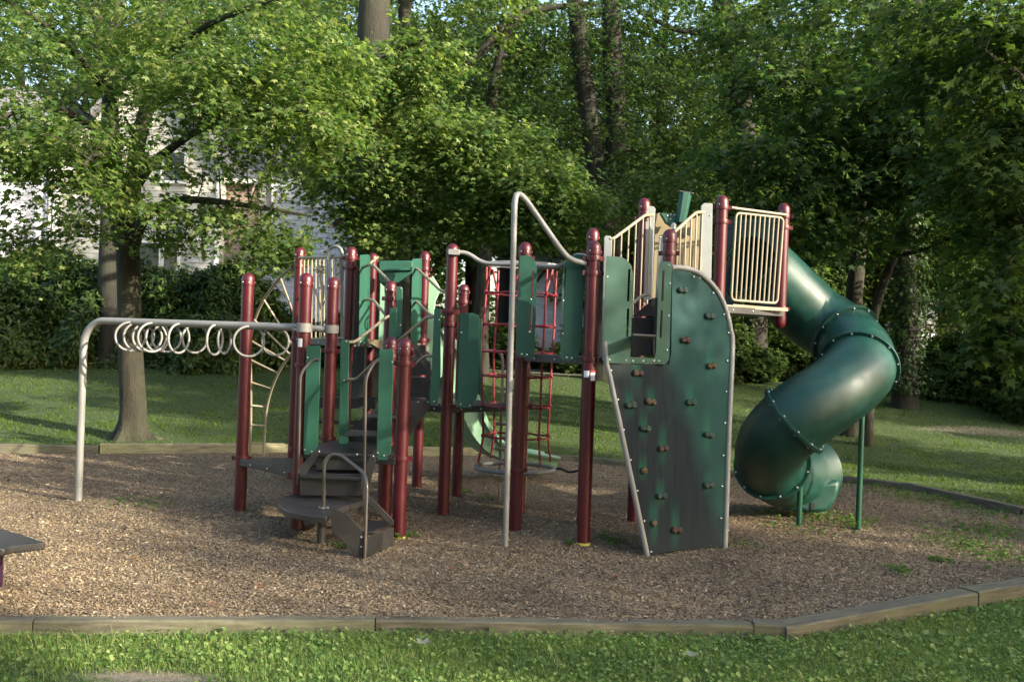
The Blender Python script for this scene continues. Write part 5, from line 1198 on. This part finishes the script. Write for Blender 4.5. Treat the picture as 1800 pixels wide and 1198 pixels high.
for (src, px, Y, rz, s, lb) in ((GA, 880, 34, 1.0, 1.0, 'woodland tree behind the rope net and sliding pole, middle of the frame'), (GB, 1150, 33, 2.0, .95, 'woodland tree behind the curved board and doorway'), (GC, 1250, 29, 3.0, .9, 'low branched tree right behind the climbing wall top'),
                           (GA, 1400, 33, 4.0, 1.0, 'dark tree directly behind the tube slide'), (GC, 1090, 32, 5.2, .8, 'low tree behind the twin trunks near the white shed'), (GB, 1660, 36, .6, .95, 'tall tree behind the ivy covered trunk'), (GC, 1760, 29, 1.7, .95, 'low shady tree at the far right above the bare earth'),
                           (GA, 730, 37, 2.6, 1.0, 'woodland tree filling the gap right of the white house'), (GB, 20, 44, 3.6, 1.0, 'tall tree rising behind the house at the far left'), (GA, 330, 50, 5.0, 1.15, 'tall tree behind the roof of the cream house'), (GB, 450, 47, .4, 1.15, 'tall tree behind the white house, its top in the sky gap'), (GA, 620, 45, 5.5, 1.3, 'tall tree behind the thick maple trunk'), (GB, 830, 47, 2.8, 1.2, 'tall tree behind the slanting slim tree'), (GB, 1000, 43, 1.9, 1.0, 'tall tree far behind the left one of the twin trunks'), (GA, 1130, 45, 3.1, 1.15, 'tall tree far behind the right one of the twin trunks'), (GC, 1540, 30, .2, .9, 'broad low tree behind the slim maple and slide bend')):
    x, y = at_px(px, Y); put(src, x, y, rz, s, lb)
# trees outside the frame that shade the playground from the low sun
def sq(s_, q_): return s_ * .865 + q_ * .5, -.5 * s_ + q_ * .865
SH = [(GA, 9.5, 2.5, .5, .76), (GA, 10, 8.3, .43, .74), (GA, 11.5, 13.8, .58, .78), (GB, 10, 19.5, .50, .62), (GA, 11, 24.5, .55, .80), (GC, 14.0, 8.9, .46, 1.06), (GA, 16.5, 13.9, .56, .95), (GC, 20, 6.3, .7, 1.28), (GA, 21, 9.7, .46, .95), (GA, 26, 13.5, .6, 1.3)]
for i, (src, s_, q_, sxy, sz_) in enumerate(SH):
    x, y = sq(s_, q_); r = put(src, x, y, 1.3 * i, 1, 'leafy shade tree standing right of the frame, outside the photograph', 'shade trees right of the frame'); r.scale = (sxy, sxy, sz_)
for i, (src, x, y, s_) in enumerate(((GA, -14, -7, .9), (GC, -8, -10, 1.2), (GB, -1, -12, .9), (GA, 5, -9, .9), (GC, -19, 2, 1.1), (GC, 10.5, -8, 1.0))):
    put(src, x, y, 2.1 * i, s_, 'leafy tree standing behind the viewpoint, outside the photograph', 'trees behind the viewpoint')

# ---- the wood beyond, one mass
g = np.random.default_rng(51); cs = []
for i in range(40):
    x = g.uniform(-46, 56); y = g.uniform(46, 74); h = g.uniform(14, 23)
    for (n, z, a, c) in ((44, .7, .24, .26), (44, .38, .26, .2), (30, .14, .26, .14)): cs.append(ell(n, (x, y, 1.5 + z * h), (a * h, a * h, c * h), g, .4))
C = np.vstack(cs); O = g.normal(0, 1, C.shape)
wd = crown_mesh('distant_woods', C, O, 34, .42, 1.7, KITE_T, KITE_F, 'forest', None, rg=g); props(wd, 'distant wood closing the view behind the houses and trees', 'woods', None, 'stuff')

# ---- shrubs
def shrub_model(seed, leaf, size, n, tm=(LONG_T, LONG_F), whorl=7, jit=.25, dims=(1.8, 1.45, 2.4)):
    g = np.random.default_rng(seed); root = tree_obj((0, 0, 0), 'x', 'shrub', None, 'shrub'); mb = MB()
    d = g.normal(0, 1, (n, 3)); d[:, 2] = np.abs(d[:, 2]) * .9 - .25; d /= np.linalg.norm(d, axis=1, keepdims=True)
    bumpf = np.array([noise.noise(Vector(v) * 2.2 + Vector((seed, 0, 0))) for v in d]); t = g.uniform(.55, 1, n) ** .6 * (1 + .5 * bumpf)
    C = d * t[:, None]; C[:, 2] = C[:, 2] * .95 + .12; C = C[C[:, 2] > -.02] * np.array(dims); n = len(C)
    for k in range(16):
        a = g.uniform(0, 6.28); e = C[g.integers(0, n)] * .9; mb.tube(spline([(0, 0, -.1), tuple(e * .5 + np.array([0, 0, .1])), tuple(e)], 4), [.03 - .002 * j for j in range(9)], 6)
    mb.build('stems', 'bark', root)
    idx = np.repeat(np.arange(n), whorl); m = len(idx); a = g.uniform(0, 6.28, m)
    Cd = C / np.array(dims); up = Cd[idx] / np.linalg.norm(Cd[idx], axis=1, keepdims=True) * .8 + np.array([0, 0, .6]) + g.normal(0, .3, (n, 3))[idx]; up /= np.linalg.norm(up, axis=1, keepdims=True)
    r1 = np.cross(up, np.array([.3, .9, .1])); r1 /= np.linalg.norm(r1, axis=1, keepdims=True); r2 = np.cross(up, r1)
    A = r1 * np.cos(a)[:, None] + r2 * np.sin(a)[:, None] - up * g.uniform(-.1, .5, m)[:, None]; Nn = up + A * .3 + g.normal(0, jit, (m, 3))
    P = C[idx] + g.normal(0, .02, (m, 3)); V, Fc = flat_leaves(P, Nn, A, size * g.uniform(.7, 1.2, m), tm[0], tm[1])
    np_mesh('foliage', V, Fc, [leaf], parent=root); return root
S1 = shrub_model(61, 'rhodo', .19, 6500, whorl=8); S2 = shrub_model(62, 'rhodo', .16, 7000, whorl=8); S3 = shrub_model(63, 'forest', .13, 9000, (LOW_T, LOW_F), 5, .5)
def put_s(src, px, Y, sx, sy, sz, rz, label):
    x = pp(px, 620, Y).x
    if src.name not in used: used.add(src.name); r = src; r['label'] = label
    else: r = dup_tree(src, 0, 0, 0, 1, label)
    r['group'] = 'shrubs around the lawn'; r.location = (x, Y, gz(Y) - .15); r.rotation_euler = (0, 0, rz); r.scale = (sx / 1.8, sy / 1.45, sz / 2.4); return r
put_s(S1, 385, 26.0, 1.75, 1.4, 2.55, 0, 'large dark rhododendron right of the forked maple trunk')
put_s(S2, 275, 26.6, 1.9, 1.5, 2.5, 1.2, 'dark rhododendron directly behind the forked maple trunk')
put_s(S1, 130, 26.2, 2.0, 1.5, 2.65, 2.4, 'tall rounded rhododendron left of the forked maple trunk')
put_s(S2, -10, 25.2, 1.9, 1.5, 2.3, 3.3, 'rhododendron at the left edge below the pale siding')
put_s(S3, 60, 27.5, 2.2, 1.4, 2.75, .5, 'yellowish green shrub top at the left in front of the house')
put_s(S1, 470, 27.5, 1.5, 1.3, 1.5, 4.2, 'lower dark shrub behind the arch ladder')
put_s(S3, 540, 28.5, 1.6, 1.3, 1.35, 2.0, 'loose green bush seen between the left red posts')
put_s(S3, 640, 28.0, 1.9, 1.4, 1.6, 4.0, 'green bush behind the hooded slide')
put_s(S3, 790, 29.5, 2.0, 1.4, 1.3, 1.0, 'green bush behind the two middle posts')
put_s(S2, 880, 30.5, 1.8, 1.3, 1.3, 1.8, 'small dark bush at the left corner of the white shed')
put_s(S3, 1080, 28.5, 2.0, 1.4, 1.5, 3.0, 'bushy growth behind the slotted green boards')
put_s(S3, 1250, 27.5, 2.0, 1.5, 1.6, 5.0, 'dark bush seen between the climbing wall and the slide')
put_s(S2, 1345, 28.5, 1.8, 1.5, 1.3, .2, 'dark shrub under the upper tube of the slide')
put_s(S1, 1440, 29, 2.0, 1.5, 1.3, 2.2, 'dark shrub behind the curve of the tube slide')
put_s(S3, 1655, 25.5, 1.0, .9, 1.35, 1.1, 'pale green bush at the foot of the ivy covered trunk')
put_s(S2, 1760, 25.0, 1.9, 1.4, 1.9, 2.9, 'dark shrub at the right edge behind the bare earth')
put_s(S1, 1700, 27.5, 1.6, 1.2, 1.5, 5.2, 'low dark shrub in front of the black railing')
put_s(S3, 1860, 23.0, 1.9, 1.4, 2.4, 4.4, 'leafy shrub cut off by the right side of the frame')
put_s(S3, 1545, 26.5, 1.5, 1.2, 1.5, 3.7, 'green undergrowth between slide bend and ivy covered trunk')

# ================================================================== HOUSES
def wall_siding(mb, a, b, z0, z1f, bd=.2, t=.03):
    """clapboards along a->b; z1f(u) = wall top at fraction u (piecewise gable)"""
    a = Vector(a); b = Vector(b); d = b - a; L = d.length; dn_ = d.normalized(); nn = Vector((dn_.y, -dn_.x, 0))
    z = z0; top = max(z1f(u / 20) for u in range(21))
    while z < top:
        ze = z + bd * .98; us = [u / 60 for u in range(61) if z1f(u / 60) > z + bd * .5]
        if us:
            u0, u1 = us[0], us[-1]; p0_ = a + d * u0; p1_ = a + d * u1
            mb.add([p0_ + nn * t + Vector((0, 0, z)), p1_ + nn * t + Vector((0, 0, z)), p1_ + nn * .004 + Vector((0, 0, ze)), p0_ + nn * .004 + Vector((0, 0, ze)), p0_ + Vector((0, 0, z)), p1_ + Vector((0, 0, z))],
                   [(0, 1, 2, 3), (4, 5, 1, 0)])
        z += bd
def window(root, px0, py0, px1, py1, Y, nrows=2, ncols=1):
    a, b = pp(px0, py1, Y), pp(px1, py0, Y); w_, h_ = b.x - a.x, b.z - a.z; c = Vector(((a.x + b.x) / 2, Y - .06, (a.z + b.z) / 2)); m = MB(); f = .09
    m.box(c + Vector((0, 0, h_ / 2 + f / 2)), (w_ + 2 * f, .1, f)); m.box(c - Vector((0, 0, h_ / 2 + f / 2)), (w_ + 2.6 * f, .16, f))
    for s_ in (-1, 1): m.box(c + Vector((s_ * (w_ / 2 + f / 2), 0, 0)), (f, .1, h_))
    for i in range(1, nrows): m.box(c + Vector((0, .01, -h_ / 2 + h_ * i / nrows)), (w_, .06, .04))
    for i in range(1, ncols): m.box(c + Vector((-w_ / 2 + w_ * i / ncols, .01, 0)), (.05, .062, h_))
    fo = m.build('window', 'trim', root, origin=c); m = MB(); m.box(c + Vector((0, .035, 0)), (w_, .01, h_)); m.build('pane', 'glass', fo, origin=c)
# cream house
Yh = 34.0; xa, xb = pp(92, 480, Yh).x, pp(384, 480, Yh).x
h1 = empty('house', ((xa + xb) / 2, Yh, 1.2), 'cream sided two storey house lit by the sun behind the shrubs', 'house')
m = MB(); apex = .52; zf = lambda u: 7.6 + 3.2 * (1 - abs(u - apex) / .52)
wall_siding(m, (xa, Yh, 0), (xb, Yh, 0), 1.0, zf)
m.prism([Vector((xa, Yh + .05, .8)), Vector((xb, Yh + .05, .8)), Vector((xb, Yh + .05, 7.6)), Vector((xa + (xb - xa) * apex, Yh + .05, 10.8)), Vector((xa, Yh + .05, 7.6))], (0, .08, 0))
m.box(((xa + .05), Yh + 4, 4.2), (.1, 8, 6.8)); m.box(((xb - .05), Yh + 4, 4.2), (.1, 8, 6.8))
m.build('wall', 'siding_cream', h1, smooth=False)
m = MB()
for (u0, z0, u1, z1) in ((-.05, 7.3, apex, 10.95), (1.05, 7.3, apex, 10.95)):
    A_, B_ = Vector((xa + (xb - xa) * u0, Yh - .4, z0)), Vector((xa + (xb - xa) * u1, Yh - .4, z1)); m.prism([A_, B_, B_ + Vector((0, 0, .18)), A_ + Vector((0, 0, .18))][::1], (0, .01, 0)); 
    m.add([A_, B_, B_ + Vector((0, 9, 0)), A_ + Vector((0, 9, 0)), A_ + Vector((0, 0, .15)), B_ + Vector((0, 0, .15)), B_ + Vector((0, 9, .15)), A_ + Vector((0, 9, .15))], [(0, 1, 2, 3), (4, 5, 6, 7), (0, 1, 5, 4), (2, 3, 7, 6)])
m.build('roof', 'shingle', h1, smooth=False)
m = MB(); m.box((xa + .06, Yh - .06, 4.2), (.16, .08, 6.8)); m.box((xb - .06, Yh - .06, 4.2), (.16, .08, 6.8)); m.box(((xa + xb) / 2, Yh - .05, 1.93 + 160 / 51.5), (xb - xa - .4, .05, .16)); m.build('corner_board', 'trim', h1)
window(h1, 288, 270, 326, 318, Yh); window(h1, 242, 428, 282, 480, Yh, 1); window(h1, 288, 430, 314, 480, Yh, 1)
# left wing, turned away from the sun
h2 = empty('house', (pp(20, 500, 34).x, 36, 1.2), 'pale siding house wing in blue shade at the left edge', 'house')
A_, B_ = Vector((pp(-120, 500, 31).x - 3, 30.2, 0)), Vector((xa - .05, Yh + .3, 0)); m = MB(); wall_siding(m, A_, B_, 1.0, lambda u: 8.4, .22)
dd = (B_ - A_).normalized(); n2 = Vector((dd.y, -dd.x, 0)); m.prism([A_ - n2 * .05 + Vector((0, 0, .8)), B_ - n2 * .05 + Vector((0, 0, .8)), B_ - n2 * .05 + Vector((0, 0, 8.4)), A_ - n2 * .05 + Vector((0, 0, 8.4))], n2 * .08); m.build('wall', 'siding_white', h2, smooth=False)
m = MB(); m.prism([A_ + n2 * .5 + Vector((0, 0, 8.3)), B_ + n2 * .5 + Vector((0, 0, 8.3)), B_ - n2 * 4 + Vector((0, 0, 10.6)), A_ - n2 * 4 + Vector((0, 0, 10.6))], (0, 0, .14)); m.build('roof', 'shingle', h2, smooth=False)
m = MB(); m.tube([Vector((xa - .12, Yh - .12, 1)), Vector((xa - .12, Yh - .12, 8.2))], .05, 10); m.build('downpipe', 'trim', h2)
# brick chimney breast and slate return, then white house
h3 = empty('house', (pp(510, 500, 37).x, 37, 1.3), 'white sided house with brick wall and grey roofs right of the cream house', 'house')
xc, xd = pp(387, 480, 34.6).x, pp(437, 480, 34.6).x
m = MB(); m.box(((xc + xd) / 2, 35.2, 4.2), (xd - xc, 1.2, 6.2)); m.build('brick_wall', 'brick', h3, smooth=False)
m = MB(); z1 = pp(400, 318, 34.5).z; z2 = pp(420, 222, 34.5).z
m.prism([Vector((xc - .3, 34.3, z1)), Vector((xd + .5, 34.3, z1)), Vector((xd + .1, 37.5, z2)), Vector((xc - .3, 37.5, z2))], (0, 0, .12)); m.build('roof', 'shingle', h3, smooth=False)
m = MB(); m.box(((xc + xd) / 2 + .1, 34.32, z1 - .02), (xd - xc + .8, .1, .16)); m.build('gutter', 'trim', h3)
xe, xf = pp(437, 480, 36).x, pp(640, 480, 36).x
m = MB(); wall_siding(m, (xe, 36, 0), (xf, 36, 0), 1.0, lambda u: 8.0); m.box(((xe + xf) / 2, 37, 4.4), (xf - xe - .02, 1.9, 7.1)); m.build('wall', 'siding_white', h3, smooth=False)
m = MB(); m.prism([Vector((xe - .3, 35.5, 7.9)), Vector((xf + .3, 35.5, 7.9)), Vector((xf + .3, 40, 10.6)), Vector((xe - .3, 40, 10.6))], (0, 0, .14)); m.build('roof', 'shingle', h3, smooth=False)
window(h3, 540, 312, 560, 360, 36); window(h3, 470, 190, 500, 232, 36); window(h3, 505, 435, 528, 480, 36)
m = MB(); m.tube([pp(478, 470, 35.9), pp(478, 200, 35.9)], .05, 10); m.build('downpipe', 'trim', h3)
# shed in the middle
sx0, sx1 = pp(936, 560, 31).x, pp(998, 560, 31).x
h4 = empty('shed', ((sx0 + sx1) / 2, 31, 1.1), 'small white sided shed with dark roof seen through the rope net', 'shed')
m = MB(); ze = pp(960, 470, 31).z; wall_siding(m, (sx0, 31, 0), (sx1 + .6, 31, 0), .9, lambda u: ze, .17); m.box(((sx0 + sx1 + .6) / 2, 32.5, (ze + .9) / 2), (sx1 - sx0 + .58, 2.9, ze - .9)); m.build('wall', 'siding_white', h4, smooth=False)
m = MB(); zr = pp(960, 436, 33).z; m.prism([Vector((sx0 - .5, 30.5, ze - .05)), Vector((sx1 + 1, 30.5, ze - .05)), Vector((sx1 + .8, 33, zr)), Vector((sx0 - .1, 33, zr))], (0, 0, .12)); m.build('roof', 'shingle', h4, smooth=False)
m = MB(); m.box(((sx0 + sx1) / 2 - .3, 35, 4.6), (2.0, 1.4, 4.9)); m.build('rear_gable', 'siding_white', h4, smooth=False)
m = MB(); m.prism([pp(936, 500, 30.7), pp(940, 503, 30.7), pp(962, 474, 30.7), pp(958, 471, 30.7)], (0, .1, 0)); m.build('roof_bracket', 'bark_dark', h4)
# black railing far right, with garage behind
fx0, fx1 = pp(1600, 580, 33).x, pp(1730, 580, 33).x; zf0 = pp(1650, 612, 33).z
fe = empty('iron_fence', ((fx0 + fx1) / 2, 33, zf0), 'black iron railing glimpsed through the leaves at the right', 'fence'); zt = pp(1650, 572, 33).z
m = MB(); m.box(((fx0 + fx1) / 2, 33, zt - .08), (fx1 - fx0, .04, .05)); m.box(((fx0 + fx1) / 2, 33, zt - .25), (fx1 - fx0, .04, .04)); m.build('rail', 'black', fe)
m = MB(); x = fx0
while x < fx1: m.box((x, 33, (zt + 1.0) / 2), (.035, .035, zt - 1.0)); x += .17
m.build('pickets', 'black', fe)
gx = pp(1650, 590, 40).x
h5 = empty('garage', (gx, 40, 1.3), 'white garage front glimpsed behind the black railing', 'garage'); m = MB(); wall_siding(m, (gx - 1.6, 40, 0), (gx + 2.2, 40, 0), 1.2, lambda u: 3.3, .25); m.box((gx + .3, 41, 2.3), (3.7, 1.9, 2.0)); m.build('wall', 'siding_white', h5, smooth=False)
m = MB(); m.prism([Vector((gx - 1.9, 39.6, 3.25)), Vector((gx + 2.5, 39.6, 3.25)), Vector((gx + 2.5, 42, 4.3)), Vector((gx - 1.9, 42, 4.3))], (0, 0, .1)); m.build('roof', 'shingle', h5, smooth=False)

# ---- fallen leaves and twigs
M['dry_leaf'] = paint('dry leaf', (.20, .09, .035), .8, .4, 20); M['pale_leaf'] = paint('pale fallen leaf', (.17, .18, .12), .8, .2, 20)
def fallen(px, py, s, mat, label, z=.03, rz=0):
    p = pz(px, py, z); m = MB(); th = rz; vs = []
    for (a, b, c) in MAPLE_T: 
        x_, y_ = a * s, (b - .4) * s; vs.append(p + Vector((x_ * math.cos(th) - y_ * math.sin(th), x_ * math.sin(th) + y_ * math.cos(th), .25 * s * abs(a) + .18 * s * (b - .4) ** 2 * 4)))
    vs += [v - Vector((0, 0, .0012)) for v in vs]
    m.add(vs, [tuple(f) for f in MAPLE_F] + [tuple(i + 11 for i in f)[::-1] for f in MAPLE_F] + [(i, i % 10 + 1, i % 10 + 12, i + 11) for i in range(1, 11)]); o = m.build('fallen_leaf', mat, None, origin=p); return props(o, label, 'leaf', 'fallen leaves')
fallen(742, 1130, .12, 'pale_leaf', 'large pale fallen leaf lying in the front grass', .03, 1.9)
fallen(700, 1087, .11, 'dry_leaf', 'dry brown leaf against the front timber left of centre', .0, .4)
fallen(1482, 1086, .14, 'dry_leaf', 'curled dry leaf below the angled timber at the right', -.02, 1.2)
fallen(1213, 1152, .10, 'pale_leaf', 'pale leaf in the grass right of centre near the bottom', .02, 2.5)
fallen(1080, 1012, .08, 'dry_leaf', 'orange leaf on the chips in front of the climbing wall', .05, 1)
fallen(455, 1030, .08, 'dry_leaf', 'orange leaf on the chips below the brown steps, left', .05, 2)
fallen(375, 1062, .08, 'dry_leaf', 'orange brown leaf on the chips close to the front timber', .05, 0)
fallen(235, 980, .07, 'dry_leaf', 'small orange leaf on the chips near the bench', .05, 0)
fallen(308, 940, .06, 'dry_leaf', 'small orange leaf on the chips below the left grey pole', .05, 3)
fallen(795, 1000, .07, 'dry_leaf', 'brown leaf on the chips left of the sliding pole', .05, 2)
